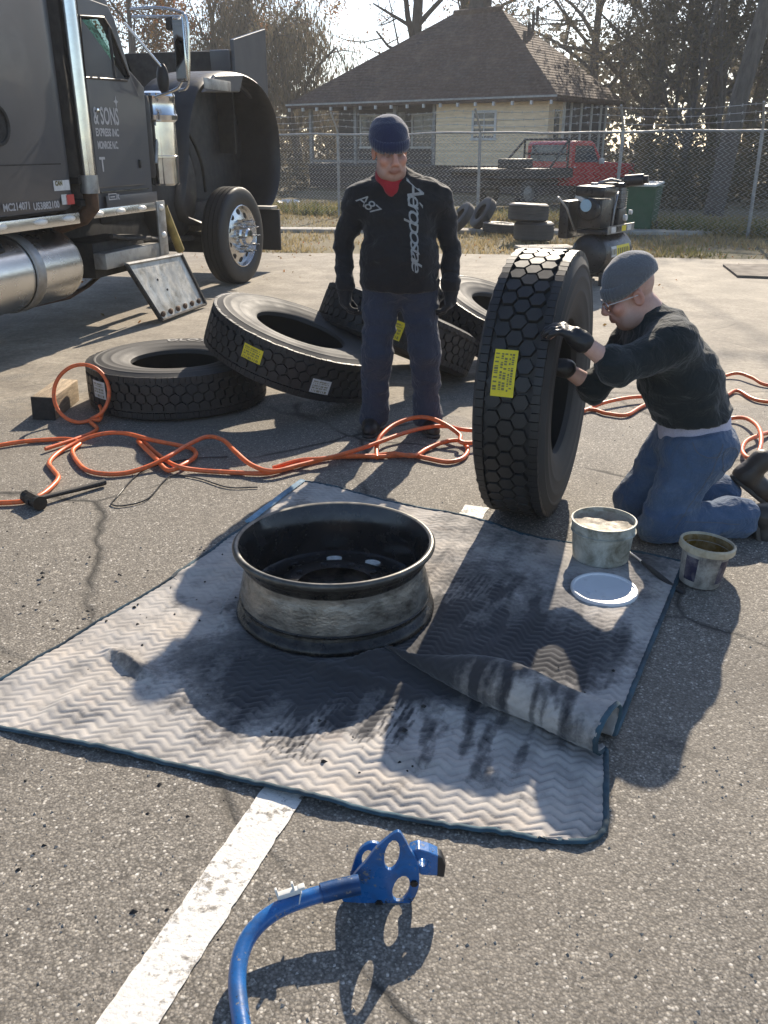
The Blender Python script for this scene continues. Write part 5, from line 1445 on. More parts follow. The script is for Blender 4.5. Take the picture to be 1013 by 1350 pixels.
# fuel tank
mb = MB(); mb.M = Matrix.Translation((-.31, 0, .615)) @ Matrix.Rotation(R(-90), 4, 'X')
mb.lathe([(0, -8.0), (.25, -8.0), (.285, -7.96), (.288, -3.47), (.278, -3.42), (.24, -3.395), (.1, -3.38), (0, -3.378)], 48); tank = mb.build('fuel_tank', M_alu, truck, 30)
for s_ in (-4.02, -5.9):
    mb = MB(); mb.M = Matrix.Translation((-.31, s_, .615)) @ Matrix.Rotation(R(-90), 4, 'X')
    mb.lathe([(.292, -.06), (.302, -.055), (.302, -.045), (.296, -.03), (.296, .03), (.302, .045), (.302, .055), (.292, .06)], 48); mb.build('tank_strap', M_aludull, tank, 30)
p = T(20, 340, .0)
mb = MB(); mb.tube([(-.02, -4.5, .93), (.02, -4.48, .84), (-.02, -4.7, .80), (-.02, -5.1, .80)], .018, 8); mb.build('tank_step', M_under, truck, 50)
mb = MB(); mb.tube([(-.45, -3.6, .30), (-.3, -3.3, .32), (-.35, -2.9, .36), (-.5, -2.4, .40)], [.05, .035, .03, .03], 8, flat=.5); mb.build('bracket', M_rust, truck, 50)
# front wheel
wheel = bpy.data.objects.new('front_wheel', None); link(wheel, truck); wheel.location = (-.16, 0, .548); wheel.rotation_euler = (0, R(90), 0)
wheel.rotation_euler = (Matrix.Rotation(R(-5), 3, 'Z') @ Matrix.Rotation(R(90), 3, 'Y')).to_euler()
mb = MB(); w_ = .15
prof = [(.345, .10), (.352, .122), (.38, .138), (.44, .143), (.50, .138), (.525, .128), (.538, .118), (.545, .105), (.546, .092), (.538, .09), (.538, .082), (.548, .08), (.549, .035), (.540, .033), (.540, .025), (.55, .023)]
prof = prof + [(r, -z) for r, z in reversed(prof)]
mb.lathe(prof, 64, closed=False); mb.build('wheel_tyre', M_rub, wheel, 30)
mb = MB(); mb.lathe([(.355, .112), (.352, .128), (.342, .132), (.334, .122), (.328, .085), (.315, .070), (.285, .075), (.24, .092), (.18, .105), (.13, .105)], 48); wr_ = mb.build('wheel_disc', M_alu, wheel, 40)
for k in range(10):
    a = 2 * math.pi * k / 10
    mb = MB(); mb.M = Matrix.Translation((.272 * math.cos(a), .272 * math.sin(a), .083)) @ Matrix.Rotation(a, 4, 'Z') @ Matrix.Rotation(R(20), 4, 'Y'); mb.lathe([(0, .001), (.027, .001), (.033, .004), (.037, -.006)], 16); mb.build('hand_hole', M_under, wheel, 30)
    b = a + math.pi / 10
    mb = MB(); mb.M = Matrix.Translation((.170 * math.cos(b), .170 * math.sin(b), .104)); mb.lathe([(.027, 0), (.025, .04), (.019, .07), (.006, .165), (0, .168)], 12); mb.build('lug_nut_spike', M_chrome, wheel, 30)
mb = MB(); mb.lathe([(.13, .105), (.12, .14), (.095, .155), (.09, .20), (.07, .22), (0, .225)], 28); mb.build('hub', M_chrome, wheel, 30)
# bonnet, tipped forward: open shell, fender arch, bumper end
M_hin = M_paintdk
def slab(name, c, size, m, rot=None, bev=.02):
    mb = MB(); mb.box(c, size, rot, bev); return mb.build(name, m, truck, 40)
h0 = T(308, 52, -.62); h1_ = T(350, 38, -.62)
side_plate('bonnet_side', [(h0.y, 2.27), (h0.y, h0.z), (h1_.y, h1_.z), (h1_.y, 1.95)], -.67, -.62, M_paint, truck)
g0 = T(276, 60, -.8)
slab('bonnet_edge', (-.80, h0.y - .02, 2.46), (.26, .06, .38), M_aludull if False else M_paint, Matrix.Rotation(R(6), 3, 'X'))
slab('bonnet_top', (-1.45, h1_.y - .05, 2.1), (1.66, .06, 1.30), M_paintdk)
slab('bonnet_lining', (-1.50, h0.y + .2, 2.05), (1.5, .05, 1.22), M_under)
side_plate('bonnet_side', [(h0.y, 1.55), (h0.y, 2.60), (h1_.y, 2.66), (h1_.y, 1.55)], -2.32, -2.27, M_paintdk, truck)
fo = [T(px, py, -.40) for px, py in ((246, 292), (246, 215), (249, 150), (262, 112), (283, 97), (306, 93), (328, 99), (346, 113), (359, 135), (367, 160), (371, 195), (371, 235), (365, 262), (355, 282), (344, 290), (310, 296))]
fp = [(p.y, p.z) for p in fo]
fo2 = [(p.x, p.y) for p in bezier_pts([(a_, b_, 0) for a_, b_ in fp], 3, True)]
fn = side_plate('fender', fo2, -1.05, -.98, M_paintdk, truck)
V = []; F = []; nf_ = len(fo2)
cs_ = sum(p[0] for p in fo2) / nf_, sum(p[1] for p in fo2) / nf_
for (s_, z) in fo2:
    for x_, k_ in ((-1.04, 1.0), (-.55, 1.0), (-.42, .985), (-.40, .965), (-.42, .945), (-.60, .955), (-.98, .965)): V.append((x_, cs_[0] + (s_ - cs_[0]) * k_, cs_[1] + (z - cs_[1]) * k_))
for i in range(nf_):
    j = (i + 1) % nf_
    for q_ in range(6): F.append((i * 7 + q_, j * 7 + q_, j * 7 + q_ + 1, i * 7 + q_ + 1))
mesh_obj('fender_lip', V, F, M_paintdk, fn, 60)
mb = MB(); mb.M = Matrix.Translation((-.98, -.62, 1.10)) @ Matrix.Rotation(R(90), 4, 'Y'); mb.lathe([(0, .48), (.40, .48), (.52, .44), (.58, .34), (.60, .0)], 40); mb.build('inner_wheel_arch', M_paintdk, truck, 60)
for a0_, z0_ in ((-.1, 1.75), (.55, 1.5), (.3, 1.0)):
    mb = MB(); mb.box((-.95, a0_, z0_), (.08, .05, .7), Matrix.Rotation(R(12 + 20 * a0_), 3, 'X'), .01); mb.build('brace', M_under, truck)
mb = MB(); mb.tube(bezier_pts([(-.9, -.3, 1.9), (-.8, .2, 1.75), (-.8, .6, 1.4), (-.85, .8, 1.0)], 6), .02, 8); mb.build('hose', M_under, truck, 60)
q2 = [T(263, 122, -.39), T(312, 122, -.39), T(317, 98, -.39), T(279, 99, -.39)]
V = [p + Vector((x_, 0, 0)) for x_ in (0, .05) for p in q2]
lp2 = mesh_obj('headlight_panel', V, [(3, 2, 1, 0), (4, 5, 6, 7), (0, 1, 5, 4), (1, 2, 6, 5), (2, 3, 7, 6), (3, 0, 4, 7)], M_paint, truck, None)
b_ = lp2.modifiers.new('edge', 'BEVEL'); b_.width = .02; b_.segments = 3
c0_, c1_ = T(270, 117, -.335), T(304, 107, -.335)
mb = MB(); mb.box((-.338, (c0_.y + c1_.y) / 2, (c0_.z + c1_.z) / 2), (.012, abs(c1_.y - c0_.y), .11), None, .005); mb.build('lamp_recess', M_aludull, lp2)
mb = MB(); c0_ = T(344, 306, -.2); mb.box((-.35, c0_.y + .45, .50), (.5, .05, .52), None, .01); bp = mb.build('bumper_end', M_paintdk, truck)
mb = MB(); mb.box((-.35, c0_.y + .32, .79), (.46, .22, .035), None, .006); mb.build('bumper_strip', M_aludull, truck)
# mirror on its frame
m0, m1 = T(243, 18, .30), T(243, 103, .30)
sM = -2.02
def MT(px, py, s_=-2.02):
    # point of the lorry plane s = s_ seen at that photo point
    r = _ray(px, py); o = TO + TT * s_; k = o.dot(TT) / (r.x * TT.x + r.y * TT.y); P = Vector((r.x * k, r.y * k, 0)) - TO
    return Vector((P.dot(TN), s_, CAM_H + r.z * k))
mt, mbm = MT(238, 22), MT(240, 108)
mb = MB(); mb.box(((mt.x + mbm.x) / 2, sM, (mt.z + mbm.z) / 2), (.115, .06, mt.z - mbm.z), None, .02); mir = mb.build('mirror_housing', M_chrome, truck, 40)
mb = MB(); mb.box(((mt.x + mbm.x) / 2 - .0, sM - .034, (mt.z + mbm.z) / 2), (.095, .006, mt.z - mbm.z - .05)); mb.build('mirror_glass', M_mirror, mir)
for q in ([MT(172, 12), MT(205, 10), MT(232, 14), MT(246, 24), MT(249, 70), MT(248, 112), MT(236, 120)], [MT(174, 22), MT(238, 22)], [MT(164, 30, -2.2), MT(216, 92)], [MT(205, 128, -2.05), MT(232, 118), MT(240, 108)]):
    mb = MB(); mb.tube(bezier_pts(q, 5), .013, 8); mb.build('mirror_bracket', M_chrome, truck, 60)
mb = MB(); c = MT(215, 104); mb.ell(c, (.06, .035, .13), 16); mb.build('spot_mirror', M_paintdk, truck, 80)
mb = MB(); c = MT(229, 32); mb.box(c - Vector((.03, 0, 0)), (.06, .09, .10), None, .02); mb.build('mirror_lamp', M_paintdk, truck, 40)
# ================================================================== CHAIN LINK FENCE
M_galv = pmat('galvanised_steel', (.36, .36, .355), .55, .6, var=.2, scale=8, dirt=(.17, .16, .15), dirt_amt=.5)
M_wirem = pmat('galvanised_wire', (.46, .46, .45), .5, .4, var=.25, scale=3)
FN = Vector((-FD.y, FD.x))
def fp_at(t): return FA + FD * t
def t_at_px(px):
    r = _ray(px, 200); k = r.x / r.y                       # x = k*y on the fence line
    return (k * FA.y - FA.x) / (FD.x - k * FD.y)
fence = thing('chain_link_fence', 'chain link fence with barbed wire strands crossing behind the parking lot', 'fence', (FA.x, FA.y, 0))
T0f, T1f, FH = -9.0, 22.0, 1.79
ts = [t_at_px(px) for px in (1003, 818, 633, 446)]
step = (ts[3] - ts[0]) / 3
ts = [ts[0] - 2 * step, ts[0] - step] + ts + [ts[3] + step, ts[3] + 2 * step, ts[3] + 3 * step]
F3 = lambda t, z, n=0.0: Vector((FD.x * t + FN.x * n, FD.y * t + FN.y * n, z))
tilt = [0, .01, .02, -.02, .01, .0, .015, 0, 0]
for i, t in enumerate(ts):
    tl = tilt[i]
    mb = MB(); mb.cyl(F3(t, -.1), F3(t + tl, FH + .02), .033, .033, 12)
    mb.tube([F3(t + tl, FH + .02), F3(t + tl, FH + .10, .03), F3(t + tl, FH + .46, .26)], .022, 8)
    mb.build('post', M_galv, fence, 40)
mb = MB(); mb.tube([F3(T0f + (T1f - T0f) * k / 60, FH + .012 * math.sin(k * .7) + .008 * math.sin(k * 1.9)) for k in range(61)], .023, 8); mb.build('top_rail', M_galv, fence, 60)
for j, (z, n_) in enumerate(((FH + .17, .08), (FH + .30, .16), (FH + .43, .24))):
    mb = MB(); pts = []
    for k in range(280):
        t = T0f + (T1f - T0f) * k / 279; ph = ((t - ts[0]) / step) % 1
        pts.append(F3(t, z - .05 * math.sin(math.pi * ph) + .01 * math.sin(t * 2.1 + j), n_))
    mb.tube(pts, .0045, 4)
    for k in range(0, 280, 2):
        p = pts[k]
        for a in (0, 1): mb.tube([p + Vector((-.012, 0, -.028 + .056 * a)), p + Vector((.012, 0, .028 - .056 * a))], .003, 3)
    mb.build('barbed_wire', M_wirem, fence, 60)
# woven wires: each runs up in a zigzag, hooked to its neighbours
V = []; F = []; pit = .105; nz = int((FH - .05) / (pit / 2)) ; r_ = .0042
nw = int((T1f - T0f) / pit)
for w in range(nw):
    t0 = T0f + w * pit; base = len(V)
    for k in range(nz + 1):
        s_ = pit * .5 if k % 2 else -pit * .5
        sag = .004 * math.sin(w * .31 + k * .2)
        p = F3(t0 + s_ * 1.02, .02 + k * pit / 2 * ((FH - .03) / (nz * pit / 2)), .03 + sag + (.004 if k % 2 else -.004))
        for a in range(3):
            an_ = a * 2.094; V.append(p + Vector((FD.x * r_ * math.cos(an_), FD.y * r_ * math.cos(an_), r_ * math.sin(an_))) + Vector((FN.x, FN.y, 0)) * r_ * math.sin(an_ + 1))
    for k in range(nz):
        for a in range(3):
            b = (a + 1) % 3; F.append((base + k * 3 + a, base + k * 3 + b, base + k * 3 + 3 + b, base + k * 3 + 3 + a))
o = mesh_obj('wire_mesh', V, F, M_wirem, fence, 180); o['kind'] = 'stuff'

# ================================================================== HOUSE
M_cream = pmat('cream_board_paint', (.88, .68, .44), .7, var=.10, scale=3, dirt=(.30, .22, .14), dirt_amt=.35, dirt_scale=2, stretch=(1, 1, 6))
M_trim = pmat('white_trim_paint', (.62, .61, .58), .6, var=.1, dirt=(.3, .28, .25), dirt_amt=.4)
M_ptrim = pmat('shade_grey_trim', (.26, .255, .24), .75, var=.25)  # white trim made greyer: porch shade put into the colour
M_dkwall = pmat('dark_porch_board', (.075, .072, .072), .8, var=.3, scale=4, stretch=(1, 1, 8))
M_found = pmat('dark_brick_skirting', (.07, .06, .055), .9, var=.4, scale=8)
def mat_roof():
    m, nt, b = _nt('asphalt_shingles'); co = coords(nt)
    c = ramp(nt, noi(nt, co, 1.3, 7, .65), [(.3, (.060, .036, .026)), (.55, (.095, .058, .042)), (.75, (.19, .125, .082))]).outputs[0]
    c = mixc(nt, ramp(nt, noi(nt, co, .6, 5, .6), [(.5, 0.0), (.68, .55)]).outputs[0], c, (.05, .042, .04))
    c = mixc(nt, ramp(nt, noi(nt, co, 9, 3), [(.45, 0.0), (.7, .5)]).outputs[0], c, (.19, .14, .11))
    nt.links.new(c, b.inputs['Base Color']); b.inputs['Roughness'].default_value = .9
    w = N(nt, 'TexWave', Scale=3.2, Distortion=.6, bands_direction='Z'); nt.links.new(co, w.inputs['Vector'])
    bump(nt, b, mth(nt, 'ADD', w.outputs['Fac'], noi(nt, co, 20, 4)), .6, .03)
    return m
M_roof = mat_roof()
M_pane = pmat('window_glass', (.05, .06, .075), .08, 0, var=.3, scale=2, spec=.8)
HC = Vector((5.5, 32.0, 0)); HF = Vector((-.8, .6, 0)); HG = Vector((.6, .8, 0))
house = thing('house', 'cream weatherboard house with a dark hipped roof and a shaded porch beyond the fence', 'house', tuple(HC), (0, 0, math.atan2(.6, -.8) ))
# house coordinates: x = along the front to the left, -y = into depth
HL = lambda a, b, z: Vector((a, -b, z))
LA, LB, ZB, ZE = 10.8, 4.5, .9, 3.10
# walls
mb = MB(); mb.box(HL(2.24, 2.2, (ZB + ZE) / 2), (4.4, 4.3, ZE - ZB)); mb.build('wall', M_cream, house)
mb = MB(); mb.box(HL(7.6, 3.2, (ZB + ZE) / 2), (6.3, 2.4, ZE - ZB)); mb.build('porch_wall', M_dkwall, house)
mb = MB(); mb.box(HL(5.4, 2.25, ZB / 2), (10.7, 4.4, ZB)); mb.build('skirting', M_found, house)
nbd = 9; bh = (ZE - ZB) / nbd
for k in range(nbd):
    mb = MB(); mb.box(HL(2.245, -.012, ZB + bh * (k + .5)), (4.49, .03, bh * .97), Matrix.Rotation(R(4), 3, 'X')); mb.build('siding_board', M_cream, house)
    mb = MB(); mb.box(HL(-.012, .5, ZB + bh * (k + .5)), (.03, .98, bh * .97)); mb.build('siding_board', M_cream, house)
mb = MB(); mb.box(HL(.02, -.02, (ZB + ZE) / 2), (.12, .12, ZE - ZB)); mb.build('corner_board', M_cream, house)
def window(a0, a1, z0, z1, parent=house, b=-.03, panes=True):
    w = bpy.data.objects.new('window', None); link(w, parent); w.location = HL((a0 + a1) / 2, b, (z0 + z1) / 2)
    W_, H_ = a1 - a0, z1 - z0
    mb = MB(); t = .085
    for c, s_ in (((0, 0, H_ / 2 + t / 2), (W_ + 2 * t, .06, t)), ((0, 0, -H_ / 2 - t / 2), (W_ + 2.6 * t, .09, t)), ((-W_ / 2 - t / 2, 0, 0), (t, .058, H_)), ((W_ / 2 + t / 2, 0, 0), (t, .058, H_)), ((0, 0, 0), (W_, .05, .05)), ((0, 0, H_ / 4), (.025, .04, H_ / 2)), ((0, 0, -H_ / 4), (.025, .04, H_ / 2))):
        mb.box(c, s_)
    mb.build('frame', M_trim, w)
    mb = MB(); mb.quad((-W_ / 2, 0, -H_ / 2), (W_ / 2, 0, -H_ / 2), (W_ / 2, 0, H_ / 2), (-W_ / 2, 0, H_ / 2)); mb.build('pane', M_pane, w)
    return w
window(2.05, 2.88, 1.82, 2.62)
window(6.0, 6.9, 1.55, 2.65, b=1.97); window(8.6, 9.5, 1.55, 2.65, b=1.97)
mb = MB(); mb.box(HL(7.75, 1.97, 1.85), (.95, .06, 1.9)); mb.build('door', M_ptrim, house)
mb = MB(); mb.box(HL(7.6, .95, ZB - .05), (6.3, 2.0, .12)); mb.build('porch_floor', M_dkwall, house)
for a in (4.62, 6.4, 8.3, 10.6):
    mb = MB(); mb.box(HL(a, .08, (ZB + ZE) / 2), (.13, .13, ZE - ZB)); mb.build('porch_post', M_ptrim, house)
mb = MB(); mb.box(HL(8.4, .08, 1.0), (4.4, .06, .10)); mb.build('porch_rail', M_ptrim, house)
# side: screened part with white posts, a narrow dark window by the corner
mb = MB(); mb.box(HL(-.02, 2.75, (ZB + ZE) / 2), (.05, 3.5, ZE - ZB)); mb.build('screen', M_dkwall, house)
for b in (1.02, 1.55, 2.35, 3.2, 4.0, 4.45):
    mb = MB(); mb.box(HL(-.06, b, (ZB + ZE) / 2 - .0), (.07, .09, ZE - ZB)); mb.build('screen_post', M_trim, house)
mb = MB(); mb.box(HL(-.03, .55, 2.1), (.04, .34, 1.2)); mb.build('side_window', M_pane, house)
# roof
ov = .55; ze = ZE - .02; zr = 6.1
e4 = [HL(-ov, -ov, ze), HL(LA + ov, -ov, ze), HL(LA + ov, LB + ov, ze), HL(-ov, LB + ov, ze)]
r2 = [HL(3.3, 2.25, zr), HL(5.3, 2.25, zr)]
V = e4 + r2 + [p - Vector((0, 0, .14)) for p in e4]
mesh_obj('roof', V, [(1, 0, 4, 5), (2, 1, 5), (3, 2, 5, 4), (0, 3, 4), (0, 1, 7, 6), (1, 2, 8, 7), (2, 3, 9, 8), (3, 0, 6, 9), (6, 7, 8, 9)], M_roof, house, None)
mb = MB(); mb.tube([r2[0], r2[1]], .10, 8); mb.build('ridge_cap', M_roof, house, 60)
mb = MB(); mb.box(HL(4.4, 2.6, 6.1), (.6, .6, 1.2)); mb.build('chimney', M_found, house)
for k in range(17):
    mb = MB(); mb.box(HL(-.35 + k * .72, -ov - .005, ze - .20), (.07, .10, .12)); mb.build('rafter_tail', M_trim, house)
mb = MB(); mb.box(HL(5.4, -ov - .02, ze - .02), (LA + 2 * ov, .03, .06)); mb.build('gutter', M_galv, house)
for b in (.7, 1.9, 3.1, 4.3):
    mb = MB(); mb.cyl(HL(1.6 + .25 * b, b * .7 + .8, 4.5 + .3 * b), HL(1.6 + .25 * b, b * .7 + .8, 5.0 + .3 * b), .06, .06, 8); mb.build('roof_vent', M_found, house)

# ================================================================== RED PICKUP
M_redcar = pmat('red_car_paint', (.55, .018, .025), .3, 0, var=.12, scale=2, coat=.5, dirt=(.2, .12, .1), dirt_amt=.2)
M_blk = pmat('matt_black_steel', (.016, .016, .017), .55, 0, var=.4, dirt=(.07, .065, .06), dirt_amt=.4)
yaw = R(36)
pk = thing('pickup_truck', 'red pickup with a black flat bed and rack parked behind the fence', 'pickup', (4.65, 26.6, 0), (0, 0, yaw))
prof = [(-.02, .52), (1.32, .50), (1.40, .62), (1.42, 1.08), (1.30, 1.13), (.92, 1.62), (.80, 1.68), (.10, 1.68), (.0, 1.60), (-.02, 1.0)]
winp = [(.14, 1.13), (1.12, 1.13), (.84, 1.56), (.14, 1.56)]
XZ = lambda y0: Matrix(((1, 0, 0, 0), (0, 1, 0, y0), (0, 0, 1, 0), (0, 0, 0, 1)))
mb = MB(); mb.prism(prof, 1.72, XZ(-.86)); cabo = mb.build('cab', M_redcar, pk, 25)
bb_ = cabo.modifiers.new('edge', 'BEVEL'); bb_.width = .04; bb_.segments = 3; bb_.limit_method = 'ANGLE'
for y0 in (-.872, .862):
    mb = MB(); mb.prism(winp, .012, XZ(y0)); mb.build('side_window', M_pane, pk, None)
mb = MB(); mb.prism([(.02, .56), (1.28, .56), (1.28, 1.10), (.02, 1.10)], .012, XZ(-.874)); dr_ = mb.build('door', M_redcar, pk, None)
mb = MB(); mb.box((.15, -.885, 1.0), (.12, .02, .035), None, .005); mb.build('door_handle', M_chrome, dr_)
mb = MB(); mb.quad((1.325, -.74, 1.15), (1.325, .74, 1.15), (.945, .68, 1.61), (.945, -.68, 1.61)); mb.build('windscreen', M_pane, pk)
mb = MB(); mb.quad((-.035, -.7, 1.15), (-.035, .7, 1.15), (-.012, .66, 1.58), (-.012, -.66, 1.58)); mb.build('rear_window', M_pane, pk)
mb = MB(); mb.prism([(1.36, .60), (2.75, .58), (2.82, .70), (2.80, 1.02), (2.68, 1.08), (1.40, 1.14)], 1.70, XZ(-.85)); ho = mb.build('bonnet', M_redcar, pk, 25)
bb_ = ho.modifiers.new('edge', 'BEVEL'); bb_.width = .05; bb_.segments = 3; bb_.limit_method = 'ANGLE'
for y0 in (-.6, .6):
    mb = MB(); mb.box((2.82, y0, .86), (.05, .3, .18), None, .02); mb.build('headlight', M_lampw, pk)
mb = MB(); mb.box((2.85, 0, .52), (.12, 1.74, .18), None, .03); mb.build('bumper', M_chrome, pk)
for y0 in (-.97, .97):
    mb = MB(); mb.box((1.12, y0, 1.16), (.08, .16, .15), None, .03); mb.build('wing_mirror', M_trim, pk, 40)
mb = MB(); mb.box((-1.4, 0, .93), (2.7, 2.0, .12), None, .01); mb.box((-1.4, -.99, .82), (2.7, .04, .14)); mb.box((-1.4, .99, .82), (2.7, .04, .14)); mb.build('flat_bed', M_blk, pk)
mb = MB()
for p0, p1 in (((-.12, -.85, .95), (-.12, -.85, 1.72)), ((-.12, .85, .95), (-.12, .85, 1.72)), ((-.12, -.85, 1.72), (-.12, .85, 1.72)), ((-.12, -.85, 1.35), (-.12, .85, 1.35)), ((-.12, -.85, 1.72), (-.9, -.95, 1.0)), ((-.12, .85, 1.72), (-.9, .95, 1.0))): mb.tube([p0, p1], .03, 6)
mb.build('rack', M_blk, pk, 60)
mb = MB(); mb.box((-.2, 0, .62), (5.2, .9, .16)); mb.build('chassis', M_blk, pk)
mb = MB(); mb.box((-2.0, -.75, 1.12), (.9, .4, .24), None, .02); mb.build('tool_box', M_blk, pk)
for x0 in (2.1, -1.55):
    for y0 in (-.76, .76):
        wv = bpy.data.objects.new('wheel', None); link(wv, pk); wv.location = (x0, y0, .37); wv.rotation_euler = (R(90), 0, 0)
        mb = MB(); mb.lathe([(.2, .1), (.3, .12), (.36, .10), (.37, .06), (.37, -.06), (.36, -.10), (.3, -.12), (.2, -.1)], 28); mb.build('tyre', M_rub_old, wv, 30)
        for sg in (-1, 1):
            mb = MB(); mb.lathe([(.2, .1 * sg), (.19, .06 * sg), (.08, .08 * sg), (0, .085 * sg)], 20); mb.build('rim', M_aludull, wv, 30)
mb = MB(); mb.box((2.1, -.845, .66), (.98, .03, .10), None, .01); mb.build('wheel_arch', M_blk, pk)
# ================================================================== GREEN BIN, WHITE DISC
M_green = pmat('dark_green_plastic', (.012, .085, .045), .5, var=.15, scale=4, dirt=(.06, .08, .06), dirt_amt=.4)
bx = yp(845, 300, fence_y(5.75) + .55)
bn = thing('wheelie_bin', 'dark green rubbish bin with a pale lid standing behind the fence', 'bin', (bx.x, bx.y, 0), (0, 0, R(-28)))
bn.scale = (.86, .86, .82)
V = [(sx * w, sy * d_, z) for (w, d_, z) in ((.26, .28, .06), (.33, .37, .98)) for sx, sy in ((-1, -1), (1, -1), (1, 1), (-1, 1))]
mesh_obj('bin_body', V, [(3, 2, 1, 0), (4, 5, 6, 7), (0, 1, 5, 4), (1, 2, 6, 5), (2, 3, 7, 6), (3, 0, 4, 7)], M_green, bn, None)
mb = MB(); mb.box((0, 0, 1.0), (.72, .80, .05), None, .02); mb.build('bin_rim', M_green, bn)
mb = MB(); mb.box((0, -.02, 1.055), (.70, .82, .06), Matrix.Rotation(R(3), 3, 'X'), .025); mb.build('bin_lid', pmat('pale_bin_plastic', (.62, .64, .62), .4, var=.1), bn)  # lid coloured much paler than the green body
for sx in (-1, 1):
    mb = MB(); mb.cyl((sx * .27 - .03, .30, .1), (sx * .27 + .03, .30, .1), .1, .1, 18); mb.build('bin_wheel', M_blk, bn, 40)
mb = MB(); mb.tube([(-.28, .38, .93), (-.28, .45, .95), (.28, .45, .95), (.28, .38, .93)], .017, 8); mb.build('bin_handle', M_green, bn, 60)
c = gp(381, 272)
dsc = thing('dish', 'white round dish lying in the grass beyond the fence near the lorry', 'dish', (c.x, c.y, .02), (R(6), 0, 0))
mb = MB(); mb.lathe([(0, .02), (.2, .04), (.28, .10), (.30, .12), (.31, .11), (.27, .03), (.15, -.01), (0, -.02)], 32); mb.build('bowl', M_lid, dsc, 40)
mb = MB(); mb.tube([(.1, 0, .03), (.05, 0, .16)], .012, 6); mb.build('arm', M_galv, dsc)

# ================================================================== OLD TYRES BY THE FENCE
def old_tyre(lb, loc, ax, sc, src=None):
    o = copy_tree(T_small); o['label'] = lb; o.location = loc; o.rotation_euler = axis_rot(ax, (1, .1, 0)); o.scale = (sc, sc, sc)
    o['group'] = 'old tyres heaped by the fence'; return o
T_small = thing('old_tyre', 'x', 'tyre', group='old tyres heaped by the fence')
mb = MB()
pf = [(.27, .10), (.30, .125), (.38, .142), (.46, .14), (.50, .125), (.528, .11), (.522, .07), (.535, .068), (.535, .03), (.524, .028), (.524, .02), (.537, .018)]
pf = pf + [(r, -z) for r, z in reversed(pf)]
inn_ = [(.50, -.11), (.42, -.125), (.30, -.10)]
mb.lathe(pf + [(.29, -.09), (.40, -.12), (.49, -.1), (.51, 0), (.49, .1), (.40, .12), (.29, .09)], 48, closed=True); mb.build('casing', M_rub_old, T_small, 30)
g = gp(709, 322); sc_ = .66
T_small['label'] = 'worn tyre at the bottom of the pair stacked by the fence'; T_small.location = (g.x, g.y + .35, .105); T_small.scale = (sc_,) * 3
def offs(px, py, dy=.3): 
    p = gp(px, py); return p.x, p.y + dy
x_, y_ = offs(705, 320, .35)
T_small.location = (x_ + .03, y_, .165); T_small.scale = (.66, .66, 1.1)
o = old_tyre('worn tyre lying on top of the pair stacked by the fence', (x_ - .08, y_ + .02, .475), (.03, .02, 1), .66); o.scale = (.66, .66, 1.02)
x_, y_ = offs(662, 309, .3); old_tyre('worn tyre lying flat left of the stacked pair by the fence', (x_, y_, .10), (.05, 0, 1), .64)
x_, y_ = offs(637, 306, .3); old_tyre('worn tyre leaning on the flat one by the fence post', (x_ + .02, y_ + .05, .32), (-.80, -.25, .55), .60)
x_, y_ = offs(607, 308, .3); old_tyre('worn tyre leaning at the left end of the heap by the fence', (x_ + .03, y_, .27), (-.74, -.2, .60), .58)
# concrete scrap under the stack
mb = MB(); g = gp(722, 330); mb.box((g.x, g.y + .2, .02), (.9, .5, .05), Matrix.Rotation(R(8), 3, 'Z'), .01)
tag(mb.build('concrete_slab', M_conc), 'pale concrete slab lying beside the stacked worn tyres', 'slab')

# ================================================================== AIR COMPRESSOR
M_cblk = pmat('satin_black_enamel', (.016, .016, .018), .35, 0, var=.3, scale=6, dirt=(.10, .095, .09), dirt_amt=.35, dirt_scale=6)
M_cgrey = pmat('cast_aluminium', (.28, .28, .28), .45, .8, var=.3, scale=14, dirt=(.05, .05, .05), dirt_amt=.7)
cg = gp(793, 379)
ca = R(-36)
cp = thing('air_compressor', 'black petrol air compressor with a yellow labelled tank standing behind the kneeling person', 'compressor', (cg.x - .14, cg.y + .15, 0), (0, 0, ca))
cp.scale = (.88, .88, .88)
# local: y along the tank away from the lens
mb = MB(); mb.M = Matrix.Translation((0, .0, .41)) @ Matrix.Rotation(R(-90), 4, 'X'); mb.lathe([(0, -.12), (.10, -.115), (.2, -.08), (.25, -.03), (.262, .02), (.262, .80), (.25, .86), (.15, .92), (0, .93)], 36); tk = mb.build('tank', M_cblk, cp, 30)
def tank_patch(name, y0, y1, a0, a1, m, r=.2645):
    V = []; F = []; n = 8
    for i in range(n + 1):
        a = R(a0 + (a1 - a0) * i / n)
        for y in (y0, y1): V.append((r * math.cos(a), y, .41 + r * math.sin(a)))
    F = [(2 * i, 2 * i + 1, 2 * i + 3, 2 * i + 2) for i in range(n)]
    return mesh_obj(name, V, F, m, tk, 60)
tank_patch('tank_label', .30, .74, -8, 22, M_yel); tank_patch('tank_label', .12, .295, -8, 22, M_wht)
for k in range(6): tank_patch('label_print', .33 + k * .065, .37 + k * .065, -2, 14, M_ink, .266)
for k in range(3): tank_patch('label_print', .14 + k * .05, .17 + k * .05, -2, 14, M_ink, .266)
mb = MB(); mb.box((.04, .38, .70), (.42, .95, .05), None, .01); bpn = mb.build('base_plate', M_cblk, cp)
mb = MB(); mb.box((.255, .38, .725), (.012, .9, .10)); mb.build('base_rail', M_cgrey, cp)
for k, m_ in enumerate((M_wht, M_cblk, M_yel, M_wht)):
    mb = MB(); mb.box((.263, .1 + k * .18, .725), (.006, .14, .07)); mb.build('rail_label', m_, cp)
